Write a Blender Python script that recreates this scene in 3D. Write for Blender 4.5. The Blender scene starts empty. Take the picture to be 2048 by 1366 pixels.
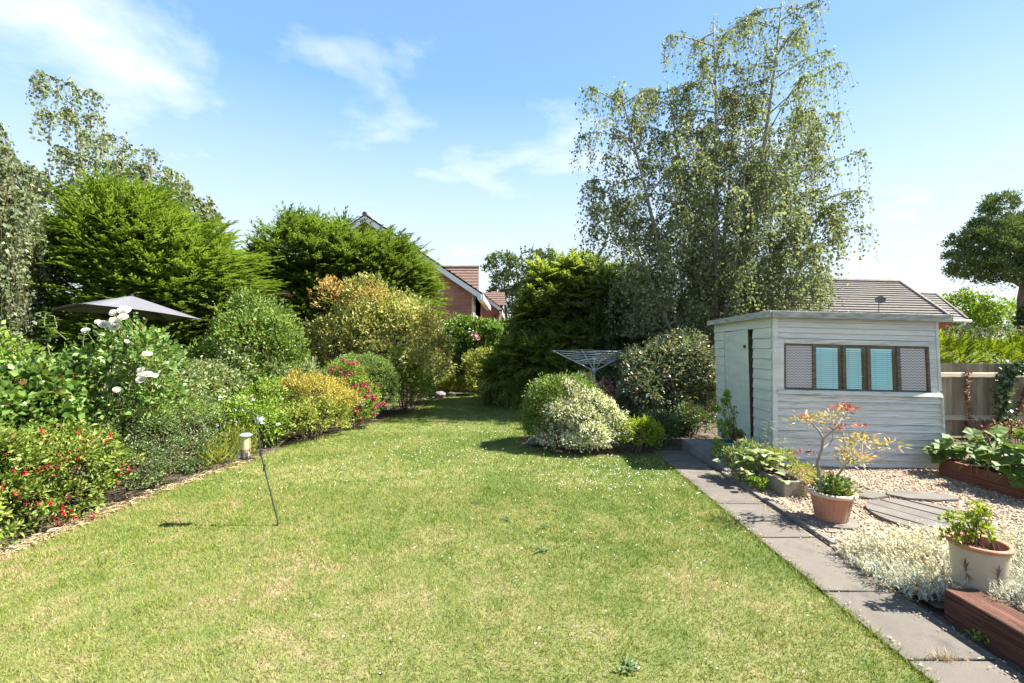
import bpy, math, random
import numpy as np
from mathutils import Vector

random.seed(7)
rng = np.random.default_rng(11)
sc = bpy.context.scene
C = sc.collection
PI = math.pi

# ------------------------------------------------------------------ camera, sky, sun, exposure
cam_d = bpy.data.cameras.new('camera')
cam_d.sensor_width = 36.0
cam_d.lens = 16.0
cam_d.clip_start = 0.05
cam_d.clip_end = 2000
cam = bpy.data.objects.new('camera', cam_d)
C.objects.link(cam)
cam.location = (0, 0, 1.6)
cam.rotation_euler = (math.radians(90), 0, 0)
sc.camera = cam

SUN = Vector((0.66, 0.01, 0.75)).normalized()
sun_el = math.asin(SUN.z)
sun_az = math.atan2(SUN.x, SUN.y)          # clockwise from +Y

world = bpy.data.worlds.new('World')
sc.world = world
world.use_nodes = True
wn, wl = world.node_tree.nodes, world.node_tree.links
wn.clear()
w_out = wn.new('ShaderNodeOutputWorld')
w_bg = wn.new('ShaderNodeBackground')
w_bg.inputs['Strength'].default_value = 0.081
sky = wn.new('ShaderNodeTexSky')
sky.sky_type = 'NISHITA'
sky.sun_disc = False
sky.sun_elevation = sun_el
sky.sun_rotation = sun_az
sky.air_density = 1.0
sky.dust_density = 0.6
sky.ozone_density = 1.6
# thin clouds on a flat layer above the garden
tc = wn.new('ShaderNodeTexCoord')
sep = wn.new('ShaderNodeSeparateXYZ'); wl.new(tc.outputs['Generated'], sep.inputs[0])
zc = wn.new('ShaderNodeMath'); zc.operation = 'MAXIMUM'; wl.new(sep.outputs['Z'], zc.inputs[0]); zc.inputs[1].default_value = 0.0
za = wn.new('ShaderNodeMath'); za.operation = 'ADD'; wl.new(zc.outputs[0], za.inputs[0]); za.inputs[1].default_value = 0.12
dx = wn.new('ShaderNodeMath'); dx.operation = 'DIVIDE'; wl.new(sep.outputs['X'], dx.inputs[0]); wl.new(za.outputs[0], dx.inputs[1])
dy = wn.new('ShaderNodeMath'); dy.operation = 'DIVIDE'; wl.new(sep.outputs['Y'], dy.inputs[0]); wl.new(za.outputs[0], dy.inputs[1])
cmb = wn.new('ShaderNodeCombineXYZ'); wl.new(dx.outputs[0], cmb.inputs[0]); wl.new(dy.outputs[0], cmb.inputs[1])
mp = wn.new('ShaderNodeMapping'); wl.new(cmb.outputs[0], mp.inputs[0])
CLOUD_OFFSET = (8.95, 3.12, 0.0)
mp.inputs['Location'].default_value = CLOUD_OFFSET
n1 = wn.new('ShaderNodeTexNoise'); wl.new(mp.outputs[0], n1.inputs['Vector'])
n1.inputs['Scale'].default_value = 1.5; n1.inputs['Detail'].default_value = 9; n1.inputs['Roughness'].default_value = 0.58
n1.inputs['Distortion'].default_value = 0.15
cr = wn.new('ShaderNodeValToRGB'); wl.new(n1.outputs['Fac'], cr.inputs[0])
cr.color_ramp.elements[0].position = 0.53; cr.color_ramp.elements[0].color = (0, 0, 0, 1)
cr.color_ramp.elements[1].position = 0.72; cr.color_ramp.elements[1].color = (0.66, 0.66, 0.66, 1)
tr_ = wn.new('ShaderNodeValToRGB'); wl.new(zc.outputs[0], tr_.inputs[0])
for e_, (p_, c_) in zip([tr_.color_ramp.elements[0], tr_.color_ramp.elements[1], tr_.color_ramp.elements.new(0.2), tr_.color_ramp.elements.new(0.36)],
                        [(0.0, (1.6, 1.85, 1.85)), (0.66, (0.86, 1.42, 1.52)), (0.2, (1.72, 1.82, 1.84)), (0.42, (1.34, 1.62, 1.70))]):
    e_.position = p_; e_.color = (*c_, 1)
tint_ = wn.new('ShaderNodeMixRGB'); tint_.blend_type = 'MULTIPLY'; tint_.inputs[0].default_value = 1.0
bw_ = wn.new('ShaderNodeRGBToBW'); wl.new(sky.outputs[0], bw_.inputs[0])
pw_ = wn.new('ShaderNodeMath'); pw_.operation = 'POWER'; mx_ = wn.new('ShaderNodeMath'); mx_.operation = 'MAXIMUM'; wl.new(bw_.outputs[0], mx_.inputs[0]); mx_.inputs[1].default_value = 0.3
wl.new(mx_.outputs[0], pw_.inputs[0]); pw_.inputs[1].default_value = -0.75
vm_ = wn.new('ShaderNodeVectorMath'); vm_.operation = 'SCALE'; wl.new(sky.outputs[0], vm_.inputs[0]); wl.new(pw_.outputs[0], vm_.inputs['Scale'])
wl.new(vm_.outputs[0], tint_.inputs[1]); wl.new(tr_.outputs[0], tint_.inputs[2])
hz_ = wn.new('ShaderNodeValToRGB'); wl.new(zc.outputs[0], hz_.inputs[0])
hz_.color_ramp.elements[0].position = 0.0; hz_.color_ramp.elements[0].color = (.95, .95, .95, 1)
hz_.color_ramp.elements[1].position = 0.48; hz_.color_ramp.elements[1].color = (0, 0, 0, 1)
haze_ = wn.new('ShaderNodeMixRGB'); wl.new(hz_.outputs[0], haze_.inputs[0]); wl.new(tint_.outputs[0], haze_.inputs[1]); haze_.inputs[2].default_value = (3.3, 3.55, 3.8, 1)
mixc = wn.new('ShaderNodeMixRGB'); wl.new(cr.outputs[0], mixc.inputs[0])
wl.new(haze_.outputs[0], mixc.inputs[1])
mixc.inputs[2].default_value = (3.9, 4.0, 4.1, 1)
wl.new(mixc.outputs[0], w_bg.inputs['Color'])
wl.new(w_bg.outputs[0], w_out.inputs['Surface'])

sun_d = bpy.data.lights.new('sun', 'SUN')
sun_d.energy = 4.7
sun_d.angle = math.radians(0.55)
sun_d.color = (1.0, 0.955, 0.87)
sun = bpy.data.objects.new('sun', sun_d)
C.objects.link(sun)
sun.rotation_euler = SUN.to_track_quat('Z', 'Y').to_euler()
sun.location = (12, 2, 16)

sc.view_settings.view_transform = 'Standard'
sc.view_settings.look = 'None'
sc.view_settings.gamma = 1.0
sc.view_settings.use_curve_mapping = False
sc.view_settings.exposure = 2.08
sc.cycles.max_bounces = 6
sc.cycles.diffuse_bounces = 4
sc.cycles.glossy_bounces = 3
sc.cycles.transmission_bounces = 4
sc.cycles.transparent_max_bounces = 8
sc.cycles.use_denoising = True
sc.cycles.sample_clamp_indirect = 6.0
sc.cycles.caustics_reflective = False
sc.cycles.caustics_refractive = False

# ------------------------------------------------------------------ object helpers
def link(o, parent=None):
    C.objects.link(o)
    if parent is not None:
        o.parent = parent
    return o

def worldloc(o):
    v = Vector((0, 0, 0))
    while o is not None:
        v = v + o.location
        o = o.parent
    return v

def tag(o, label=None, cat=None, group=None, kind=None):
    if label: o['label'] = label
    if cat: o['category'] = cat
    if group: o['group'] = group
    if kind: o['kind'] = kind
    return o

def thing(name, label, cat, loc=(0, 0, 0), group=None):
    o = bpy.data.objects.new(name, None)
    o.empty_display_size = 0.1
    o.location = loc
    link(o)
    return tag(o, label, cat, group)

def mesh_data(name, V, F, smooth=False):
    V = np.asarray(V, dtype=np.float32).reshape(-1, 3)
    me = bpy.data.meshes.new(name)
    if isinstance(F, np.ndarray):
        m, k = F.shape
        me.vertices.add(len(V))
        me.vertices.foreach_set('co', V.ravel())
        me.loops.add(m * k)
        me.loops.foreach_set('vertex_index', F.astype(np.int32).ravel())
        me.polygons.add(m)
        me.polygons.foreach_set('loop_start', np.arange(0, m * k, k, dtype=np.int32))
        me.update(calc_edges=True)
    else:
        me.from_pydata([tuple(map(float, v)) for v in V], [], F)
        me.update()
    if smooth:
        me.polygons.foreach_set('use_smooth', np.ones(len(me.polygons), dtype=bool))
    return me

def np_obj(name, V, F, mat, parent=None, smooth=False):
    """V in world space; stored relative to the parent's origin."""
    V = np.asarray(V, dtype=np.float64).reshape(-1, 3)
    if parent is not None:
        V = V - np.array(worldloc(parent))
    me = mesh_data(name, V, F, smooth)
    if mat is not None:
        me.materials.append(mat)
    o = bpy.data.objects.new(name, me)
    return link(o, parent)

class MB:
    """collects boxes, tubes and polygons into one mesh"""
    def __init__(s):
        s.v = []; s.f = []
    def add(s, V, F):
        b = len(s.v)
        s.v += [tuple(float(c) for c in p) for p in V]
        s.f += [tuple(i + b for i in f) for f in F]
        return s
    def hexa(s, c):
        """8 corners: bottom ring 0-3 ccw, top ring 4-7 ccw"""
        return s.add(c, [(3, 2, 1, 0), (4, 5, 6, 7), (0, 1, 5, 4), (1, 2, 6, 5), (2, 3, 7, 6), (3, 0, 4, 7)])
    def box(s, x0, x1, y0, y1, z0, z1):
        return s.hexa([(x0, y0, z0), (x1, y0, z0), (x1, y1, z0), (x0, y1, z0), (x0, y0, z1), (x1, y0, z1), (x1, y1, z1), (x0, y1, z1)])
    def tube(s, pts, radii, n=6, cap=True):
        pts = [Vector(p) for p in pts]
        if not hasattr(radii, '__len__'):
            radii = [radii] * len(pts)
        rings = []
        up = Vector((0.13, 0.21, 1)).normalized()
        for i, p in enumerate(pts):
            a = pts[max(0, i - 1)]; b = pts[min(len(pts) - 1, i + 1)]
            d = (b - a)
            d = d.normalized() if d.length > 1e-9 else Vector((0, 0, 1))
            u = d.cross(up if abs(d.dot(up)) < 0.95 else Vector((1, 0, 0))).normalized()
            w = d.cross(u).normalized()
            rings.append([p + (u * math.cos(2 * PI * k / n) + w * math.sin(2 * PI * k / n)) * radii[i] for k in range(n)])
        V = [v for r in rings for v in r]
        F = []
        for i in range(len(rings) - 1):
            for k in range(n):
                F.append((i * n + k, i * n + (k + 1) % n, (i + 1) * n + (k + 1) % n, (i + 1) * n + k))
        if cap:
            F.append(tuple(range(n))[::-1]); F.append(tuple((len(rings) - 1) * n + k for k in range(n)))
        return s.add(V, F)
    def lathe(s, prof, n=32, cx=0, cy=0, cz=0):
        V = []
        for r, z in prof:
            for k in range(n):
                a = 2 * PI * k / n
                V.append((cx + r * math.cos(a), cy + r * math.sin(a), cz + z))
        F = []
        for i in range(len(prof) - 1):
            for k in range(n):
                F.append((i * n + k, i * n + (k + 1) % n, (i + 1) * n + (k + 1) % n, (i + 1) * n + k))
        return s.add(V, F)
    def prism(s, poly, z0, z1):
        n = len(poly)
        V = [(x, y, z0) for x, y in poly] + [(x, y, z1) for x, y in poly]
        F = [tuple(range(n))[::-1], tuple(n + i for i in range(n))]
        F += [(i, (i + 1) % n, n + (i + 1) % n, n + i) for i in range(n)]
        return s.add(V, F)
    def build(s, name, mat, parent=None, smooth=False):
        return np_obj(name, s.v, s.f, mat, parent, smooth)

def bevel(o, w=0.006, seg=2):
    m = o.modifiers.new('bevel', 'BEVEL'); m.width = w; m.segments = seg; m.limit_method = 'ANGLE'
    return o

def unit(a):
    return a / np.maximum(np.linalg.norm(a, axis=-1, keepdims=True), 1e-9)

def rand_unit(n):
    return unit(rng.normal(size=(n, 3)))

def in_poly(P, poly):
    x, y = P[:, 0], P[:, 1]
    ins = np.zeros(len(P), bool)
    n = len(poly); j = n - 1
    for i in range(n):
        xi, yi = poly[i]; xj, yj = poly[j]
        if yi != yj:
            c = ((yi > y) != (yj > y)) & (x < (xj - xi) * (y - yi) / (yj - yi) + xi)
            ins ^= c
        j = i
    return ins

def scatter_poly(poly, n):
    poly = np.array(poly); lo, hi = poly.min(0), poly.max(0)
    out = []; got = 0
    while got < n:
        P = lo + rng.random((n, 2)) * (hi - lo)
        P = P[in_poly(P, poly)]
        out.append(P); got += len(P)
    return np.concatenate(out)[:n]

# ------------------------------------------------------------------ materials
def nt(name):
    m = bpy.data.materials.new(name)
    m.use_nodes = True
    n, l = m.node_tree.nodes, m.node_tree.links
    n.clear()
    out = n.new('ShaderNodeOutputMaterial')
    return m, n, l, out

def ramp(n, stops):
    r = n.new('ShaderNodeValToRGB')
    el = r.color_ramp.elements
    while len(el) < len(stops):
        el.new(0.5)
    for e, (p, c) in zip(el, stops):
        e.position = p
        e.color = (c[0], c[1], c[2], 1)
    return r

def coords(n, l, scale=(1, 1, 1), kind='Object'):
    t = n.new('ShaderNodeTexCoord')
    m = n.new('ShaderNodeMapping')
    m.inputs['Scale'].default_value = scale
    l.new(t.outputs[kind], m.inputs[0])
    return m.outputs[0]

def noise(n, l, vec, scale, detail=4, rough=0.55, dist=0.0):
    t = n.new('ShaderNodeTexNoise')
    t.inputs['Scale'].default_value = scale
    t.inputs['Detail'].default_value = detail
    t.inputs['Roughness'].default_value = rough
    t.inputs['Distortion'].default_value = dist
    l.new(vec, t.inputs['Vector'])
    return t.outputs['Fac']

def mixrgb(n, l, fac, a, b, mode='MIX'):
    m = n.new('ShaderNodeMixRGB'); m.blend_type = mode
    for i, v in zip((0, 1, 2), (fac, a, b)):
        if isinstance(v, (int, float)):
            m.inputs[i].default_value = v
        elif isinstance(v, tuple):
            m.inputs[i].default_value = (v[0], v[1], v[2], 1)
        else:
            l.new(v, m.inputs[i])
    return m.outputs[0]

def surf(name, stops, scale=4.0, stretch=(1, 1, 1), rough=0.8, bump=0.3, bump_scale=None, detail=6, spec=0.3,
         fine=None, kind='Object', metallic=0.0, per_object=0.0, blotch=None):
    """noise-coloured surface with bump; blotch=(colour, scale, low, high) adds stains with edges of their own"""
    m, n, l, out = nt(name)
    b = n.new('ShaderNodeBsdfPrincipled')
    v = coords(n, l, stretch, kind)
    f = noise(n, l, v, scale, detail)
    r = ramp(n, stops); l.new(f, r.inputs[0])
    col = r.outputs[0]
    if blotch:
        bf = noise(n, l, v, blotch[1], 8, 0.65)
        br = ramp(n, [(blotch[2], (0, 0, 0)), (blotch[3], (1, 1, 1))]); l.new(bf, br.inputs[0])
        col = mixrgb(n, l, br.outputs[0], col, blotch[0])
    if per_object:
        oi = n.new('ShaderNodeObjectInfo')
        h = n.new('ShaderNodeHueSaturation')
        mr = n.new('ShaderNodeMapRange'); l.new(oi.outputs['Random'], mr.inputs[0])
        mr.inputs[3].default_value = 1 - per_object; mr.inputs[4].default_value = 1 + per_object
        l.new(mr.outputs[0], h.inputs['Value']); l.new(col, h.inputs['Color'])
        col = h.outputs[0]
    l.new(col, b.inputs['Base Color'])
    b.inputs['Roughness'].default_value = rough
    b.inputs['Specular IOR Level'].default_value = spec
    b.inputs['Metallic'].default_value = metallic
    if bump:
        bf2 = noise(n, l, v, bump_scale or scale * 4, 8, 0.7)
        bp = n.new('ShaderNodeBump'); bp.inputs['Strength'].default_value = bump; bp.inputs['Distance'].default_value = 0.02
        l.new(bf2, bp.inputs['Height']); l.new(bp.outputs[0], b.inputs['Normal'])
    l.new(b.outputs[0], out.inputs[0])
    return m

SPENT = ('glossy_mid_green', 'ivy_leaf', 'fresh_green', 'fuchsia_leaf', 'small_dark_leaf', 'greyish_leaf', 'rose_leaf', 'privet_leaf', 'dull_dark_leaf', 'gold_variegated', 'squash_leaf')
def leaf_mat(name, stops, trans=0.35, rough=0.5, spec=0.35, patch=1.2, patch_amt=0.25, tint=(1.25, 1.2, 0.6), patch_col=None, gain=1.32):
    """leaf colour varies leaf by leaf and softly over the plant; part of the light passes through"""
    m, n, l, out = nt(name)
    if name in SPENT:
        stops = [(p * .975, c) for p, c in stops] + [(.98, (.24, .17, .05)), (1.0, (.20, .11, .045))]
    g = n.new('ShaderNodeNewGeometry')
    r = ramp(n, [(p, tuple(min(.85, x * gain) for x in c)) for p, c in stops]); l.new(g.outputs['Random Per Island'], r.inputs[0])
    v = coords(n, l)
    f = noise(n, l, v, patch, 3)
    col = r.outputs[0]
    if patch_col:
        pr = ramp(n, [(0.48, (0, 0, 0)), (0.62, (1, 1, 1))]); l.new(f, pr.inputs[0])
        col = mixrgb(n, l, pr.outputs[0], col, patch_col)
    mr = n.new('ShaderNodeMapRange'); l.new(f, mr.inputs[0])
    mr.inputs[1].default_value = 0.3; mr.inputs[2].default_value = 0.7
    mr.inputs[3].default_value = 1 - patch_amt; mr.inputs[4].default_value = 1 + patch_amt
    h = n.new('ShaderNodeHueSaturation'); l.new(mr.outputs[0], h.inputs['Value']); l.new(col, h.inputs['Color'])
    b = n.new('ShaderNodeBsdfPrincipled')
    l.new(h.outputs[0], b.inputs['Base Color'])
    b.inputs['Roughness'].default_value = rough
    b.inputs['Specular IOR Level'].default_value = spec
    if trans > 0:
        t = n.new('ShaderNodeBsdfTranslucent')
        tcol = mixrgb(n, l, 1.0, h.outputs[0], tint, 'MULTIPLY')
        l.new(tcol, t.inputs['Color'])
        ms = n.new('ShaderNodeMixShader'); ms.inputs[0].default_value = trans
        l.new(b.outputs[0], ms.inputs[1]); l.new(t.outputs[0], ms.inputs[2])
        l.new(ms.outputs[0], out.inputs[0])
    else:
        l.new(b.outputs[0], out.inputs[0])
    return m

def lawn_mat(name, blade):
    m, n, l, out = nt(name)
    g = n.new('ShaderNodeNewGeometry')
    big = noise(n, l, g.outputs['Position'], 1.1, 6, 0.68, 0.5)
    mid = noise(n, l, g.outputs['Position'], 7.0, 6, 0.72, 0.3)
    add = n.new('ShaderNodeMath'); add.operation = 'MULTIPLY_ADD'
    l.new(mid, add.inputs[0]); add.inputs[1].default_value = 0.75; l.new(big, add.inputs[2])
    # drier towards the open left of the lawn, greener along the path and the far end
    sp = n.new('ShaderNodeSeparateXYZ'); l.new(g.outputs['Position'], sp.inputs[0])
    wx = n.new('ShaderNodeMapRange'); l.new(sp.outputs['X'], wx.inputs[0])
    wx.inputs[1].default_value = -3.5; wx.inputs[2].default_value = 2.2; wx.inputs[3].default_value = 0.03; wx.inputs[4].default_value = -0.10
    wy = n.new('ShaderNodeMapRange'); l.new(sp.outputs['Y'], wy.inputs[0])
    wy.inputs[1].default_value = 2.0; wy.inputs[2].default_value = 8.5; wy.inputs[3].default_value = 0.0; wy.inputs[4].default_value = -0.15
    a2 = n.new('ShaderNodeMath'); a2.operation = 'ADD'; l.new(add.outputs[0], a2.inputs[0]); l.new(wx.outputs[0], a2.inputs[1])
    a3 = n.new('ShaderNodeMath'); a3.operation = 'ADD'; l.new(a2.outputs[0], a3.inputs[0]); l.new(wy.outputs[0], a3.inputs[1])
    if blade:
        r = ramp(n, [(0.62, (0.112, 0.182, 0.022)), (0.80, (0.175, 0.226, 0.038)), (0.95, (0.232, 0.236, 0.066)), (1.0, (0.285, 0.252, 0.105))])
    else:
        r = ramp(n, [(0.62, (0.11, 0.14, 0.035)), (0.80, (0.17, 0.18, 0.06)), (0.95, (0.225, 0.21, 0.09)), (1.0, (0.27, 0.235, 0.12))])
    l.new(a3.outputs[0], r.inputs[0])
    col = r.outputs[0]
    if blade:
        rr = ramp(n, [(0.0, (0.62, 0.70, 0.55)), (0.45, (0.95, 1.0, 0.95)), (0.72, (1.12, 1.08, 1.1)), (0.76, (1.5, 1.25, 1.8)), (1.0, (1.9, 1.45, 2.5))])
        l.new(g.outputs['Random Per Island'], rr.inputs[0])
        col = mixrgb(n, l, 1.0, col, rr.outputs[0], 'MULTIPLY')
    b = n.new('ShaderNodeBsdfPrincipled')
    l.new(col, b.inputs['Base Color'])
    b.inputs['Roughness'].default_value = 0.6
    b.inputs['Specular IOR Level'].default_value = 0.25
    if blade:
        t = n.new('ShaderNodeBsdfTranslucent')
        l.new(mixrgb(n, l, 1.0, col, (1.2, 1.2, 0.6), 'MULTIPLY'), t.inputs['Color'])
        ms = n.new('ShaderNodeMixShader'); ms.inputs[0].default_value = 0.3
        l.new(b.outputs[0], ms.inputs[1]); l.new(t.outputs[0], ms.inputs[2])
        l.new(ms.outputs[0], out.inputs[0])
    else:
        fine = noise(n, l, g.outputs['Position'], 60, 6, 0.8)
        bp = n.new('ShaderNodeBump'); bp.inputs['Strength'].default_value = 0.7; bp.inputs['Distance'].default_value = 0.02
        l.new(fine, bp.inputs['Height']); l.new(bp.outputs[0], b.inputs['Normal'])
        l.new(b.outputs[0], out.inputs[0])
    return m

def shed_paint(name, wear_lo, wear_hi, tone=(1, 1, 1)):
    """pale blue-green paint, dirty and flaked through to grey wood along the grain"""
    m, n, l, out = nt(name)
    b = n.new('ShaderNodeBsdfPrincipled')
    v = coords(n, l, (1.0, 1.0, 7.0))
    v2 = coords(n, l, (0.9, 0.9, 34.0))
    f1 = noise(n, l, v, 1.6, 6, 0.6)
    r1 = ramp(n, [(0.3, (0.50 * tone[0], 0.505 * tone[1], 0.475 * tone[2])), (0.7, (0.66 * tone[0], 0.66 * tone[1], 0.615 * tone[2]))])
    l.new(f1, r1.inputs[0])
    f2 = noise(n, l, v2, 2.4, 9, 0.74, 0.0)
    r2 = ramp(n, [(wear_lo, (0, 0, 0)), (wear_hi, (1, 1, 1))]); l.new(f2, r2.inputs[0])
    fw = noise(n, l, v2, 9, 6, 0.7)
    rw = ramp(n, [(0.3, (0.12, 0.115, 0.10)), (0.7, (0.33, 0.32, 0.28))]); l.new(fw, rw.inputs[0])
    col = mixrgb(n, l, r2.outputs[0], r1.outputs[0], rw.outputs[0])
    l.new(col, b.inputs['Base Color'])
    b.inputs['Roughness'].default_value = 0.62
    b.inputs['Specular IOR Level'].default_value = 0.3
    bp = n.new('ShaderNodeBump'); bp.inputs['Strength'].default_value = 0.35; bp.inputs['Distance'].default_value = 0.01
    l.new(f2, bp.inputs['Height']); bp.invert = True
    l.new(bp.outputs[0], b.inputs['Normal'])
    l.new(b.outputs[0], out.inputs[0])
    return m

def brick_mat(name, c1, c2, mortar, scale=1.0):
    m, n, l, out = nt(name)
    b = n.new('ShaderNodeBsdfPrincipled')
    t = n.new('ShaderNodeTexCoord')
    s = n.new('ShaderNodeSeparateXYZ'); l.new(t.outputs['Object'], s.inputs[0])
    a = n.new('ShaderNodeMath'); a.operation = 'ADD'; l.new(s.outputs['X'], a.inputs[0]); l.new(s.outputs['Y'], a.inputs[1])
    c = n.new('ShaderNodeCombineXYZ'); l.new(a.outputs[0], c.inputs[0]); l.new(s.outputs['Z'], c.inputs[1])
    bt = n.new('ShaderNodeTexBrick'); l.new(c.outputs[0], bt.inputs['Vector'])
    bt.inputs['Scale'].default_value = scale
    bt.inputs['Brick Width'].default_value = 0.225; bt.inputs['Row Height'].default_value = 0.075; bt.inputs['Mortar Size'].default_value = 0.01
    bt.inputs['Color1'].default_value = (*c1, 1); bt.inputs['Color2'].default_value = (*c2, 1); bt.inputs['Mortar'].default_value = (*mortar, 1)
    f = noise(n, l, t.outputs['Object'], 1.3, 5)
    r = ramp(n, [(0.3, (0.7, 0.7, 0.7)), (0.7, (1.2, 1.2, 1.2))]); l.new(f, r.inputs[0])
    l.new(mixrgb(n, l, 1.0, bt.outputs['Color'], r.outputs[0], 'MULTIPLY'), b.inputs['Base Color'])
    b.inputs['Roughness'].default_value = 0.9
    l.new(b.outputs[0], out.inputs[0])
    return m

def glass_mat(name, tint=(0.96, 0.98, 0.98)):
    m, n, l, out = nt(name)
    tr = n.new('ShaderNodeBsdfTransparent'); tr.inputs[0].default_value = (*tint, 1)
    gl = n.new('ShaderNodeBsdfGlossy'); gl.inputs['Roughness'].default_value = 0.03
    v = coords(n, l)
    bp = n.new('ShaderNodeBump'); bp.inputs['Strength'].default_value = 0.06; bp.inputs['Distance'].default_value = 0.02
    l.new(noise(n, l, v, 3.0, 2), bp.inputs['Height']); l.new(bp.outputs[0], gl.inputs['Normal'])
    lw = n.new('ShaderNodeLayerWeight'); lw.inputs['Blend'].default_value = 0.5
    pw = n.new('ShaderNodeMath'); pw.operation = 'POWER'; l.new(lw.outputs['Facing'], pw.inputs[0]); pw.inputs[1].default_value = 4.0
    fr = n.new('ShaderNodeMath'); fr.operation = 'MULTIPLY_ADD'; l.new(pw.outputs[0], fr.inputs[0]); fr.inputs[1].default_value = 0.9; fr.inputs[2].default_value = 0.07
    ms = n.new('ShaderNodeMixShader')
    l.new(fr.outputs[0], ms.inputs[0]); l.new(tr.outputs[0], ms.inputs[1]); l.new(gl.outputs[0], ms.inputs[2])
    l.new(ms.outputs[0], out.inputs[0])
    return m

def pattern_glass_mat(name):
    """rolled privacy glass: small raised scallops over a dull lilac-grey"""
    m, n, l, out = nt(name)
    b = n.new('ShaderNodeBsdfPrincipled')
    v = coords(n, l, (1, 1, 1))
    sp = n.new('ShaderNodeSeparateXYZ'); l.new(v, sp.inputs[0])
    def wave(src, k, ph=0.0):
        a = n.new('ShaderNodeMath'); a.operation = 'MULTIPLY_ADD'; l.new(src, a.inputs[0]); a.inputs[1].default_value = k; a.inputs[2].default_value = ph
        s = n.new('ShaderNodeMath'); s.operation = 'SINE'; l.new(a.outputs[0], s.inputs[0]); return s.outputs[0]
    wx = wave(sp.outputs['X'], 2 * PI / 0.046)
    wz0 = n.new('ShaderNodeMath'); wz0.operation = 'MULTIPLY_ADD'; l.new(wx, wz0.inputs[0]); wz0.inputs[1].default_value = 0.007; l.new(sp.outputs['Z'], wz0.inputs[2])
    wz = wave(wz0.outputs[0], 2 * PI / 0.034)
    mr = n.new('ShaderNodeMapRange'); l.new(wz, mr.inputs[0]); mr.inputs[1].default_value = -1; mr.inputs[2].default_value = 1
    r = ramp(n, [(0.25, (0.25, 0.235, 0.24)), (0.75, (0.46, 0.44, 0.44))]); l.new(mr.outputs[0], r.inputs[0])
    l.new(r.outputs[0], b.inputs['Base Color'])
    b.inputs['Roughness'].default_value = 0.16
    b.inputs['Specular IOR Level'].default_value = 0.6
    bp = n.new('ShaderNodeBump'); bp.inputs['Strength'].default_value = 0.35; bp.inputs['Distance'].default_value = 0.006
    l.new(mr.outputs[0], bp.inputs['Height']); l.new(bp.outputs[0], b.inputs['Normal'])
    l.new(b.outputs[0], out.inputs[0])
    return m

M = {}
M['lawn_soil'] = lawn_mat('lawn_thatch', False)
M['grass'] = lawn_mat('lawn_blades', True)
M['ground'] = surf('rough_ground', [(0.3, (0.07, 0.085, 0.03)), (0.7, (0.14, 0.13, 0.06))], 0.6, bump=0.6)
M['soil'] = surf('bed_soil', [(0.3, (0.055, 0.04, 0.028)), (0.6, (0.11, 0.085, 0.06)), (0.8, (0.2, 0.165, 0.11))], 7, bump=0.9, bump_scale=40, rough=0.95)
M['concrete'] = surf('path_concrete', [(0.25, (0.100, 0.087, 0.072)), (0.75, (0.160, 0.141, 0.119))], 3.0, bump=0.35, bump_scale=110, rough=0.9,
                     per_object=0.09, blotch=((0.068, 0.062, 0.052), 3.1, 0.48, 0.70))
M['flag'] = surf('flagstone', [(0.25, (0.105, 0.093, 0.08)), (0.75, (0.175, 0.158, 0.138))], 5.0, bump=0.4, bump_scale=90, rough=0.9, per_object=0.12,
                 blotch=((0.12, 0.12, 0.09), 4.0, 0.55, 0.75))
M['kerb'] = surf('edging_concrete', [(0.25, (0.12, 0.105, 0.09)), (0.75, (0.24, 0.215, 0.185))], 6.0, bump=0.5, bump_scale=80, rough=0.95)
M['ramp'] = surf('ramp_concrete', [(0.25, (0.13, 0.12, 0.11)), (0.75, (0.24, 0.225, 0.21))], 5.0, bump=0.6, bump_scale=90, rough=0.95,
                 blotch=((0.34, 0.33, 0.30), 14, 0.62, 0.7))
M['gravel_bed'] = surf('gravel_fines', [(0.3, (0.24, 0.18, 0.12)), (0.7, (0.42, 0.34, 0.25))], 30, bump=0.8, bump_scale=90, rough=0.95)
M['shed_upper'] = shed_paint('shed_paint_sound', 0.57, 0.66)
M['shed_lower'] = shed_paint('shed_paint_flaking', 0.505, 0.62)
M['shed_side'] = shed_paint('shed_paint_side', 0.70, 0.76, (1.0, 1.03, 0.96))
M['door_paint'] = shed_paint('shed_paint_door', 0.72, 0.78, (0.96, 1.02, 0.95))
M['bare_wood'] = surf('bare_window_wood', [(0.3, (0.075, 0.06, 0.042)), (0.7, (0.20, 0.165, 0.12))], 3, (3, 3, 14), bump=0.5, rough=0.85)
M['felt'] = surf('roof_felt', [(0.3, (0.12, 0.12, 0.11)), (0.7, (0.22, 0.22, 0.20))], 5, bump=0.4, bump_scale=60, rough=0.95)
M['fascia'] = surf('weathered_fascia', [(0.3, (0.20, 0.20, 0.17)), (0.55, (0.38, 0.39, 0.36)), (0.75, (0.55, 0.57, 0.55))], 3, (2, 2, 14), bump=0.4, rough=0.85)
M['shed_inside'] = surf('shed_inside', [(0.3, (0.05, 0.045, 0.04)), (0.7, (0.10, 0.09, 0.075))], 3, bump=0.2)
M['glass'] = glass_mat('window_glass')
M['pattern_glass'] = pattern_glass_mat('patterned_glass')
M['blind'] = surf('turquoise_blind', [(0.3, (0.50, 0.93, 0.90)), (0.7, (0.58, 0.95, 0.93))], 6, bump=0.0, rough=0.35, spec=0.5)
M['iron'] = surf('dark_iron', [(0.3, (0.02, 0.022, 0.02)), (0.7, (0.05, 0.05, 0.045))], 20, bump=0.2, rough=0.5, spec=0.5)
M['fence'] = surf('fence_wood', [(0.25, (0.155, 0.125, 0.085)), (0.75, (0.29, 0.24, 0.175))], 2.2, (7, 7, 1), bump=0.5, bump_scale=14, rough=0.9, per_object=0.2,
                  blotch=((0.13, 0.14, 0.09), 1.2, 0.55, 0.75))
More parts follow.
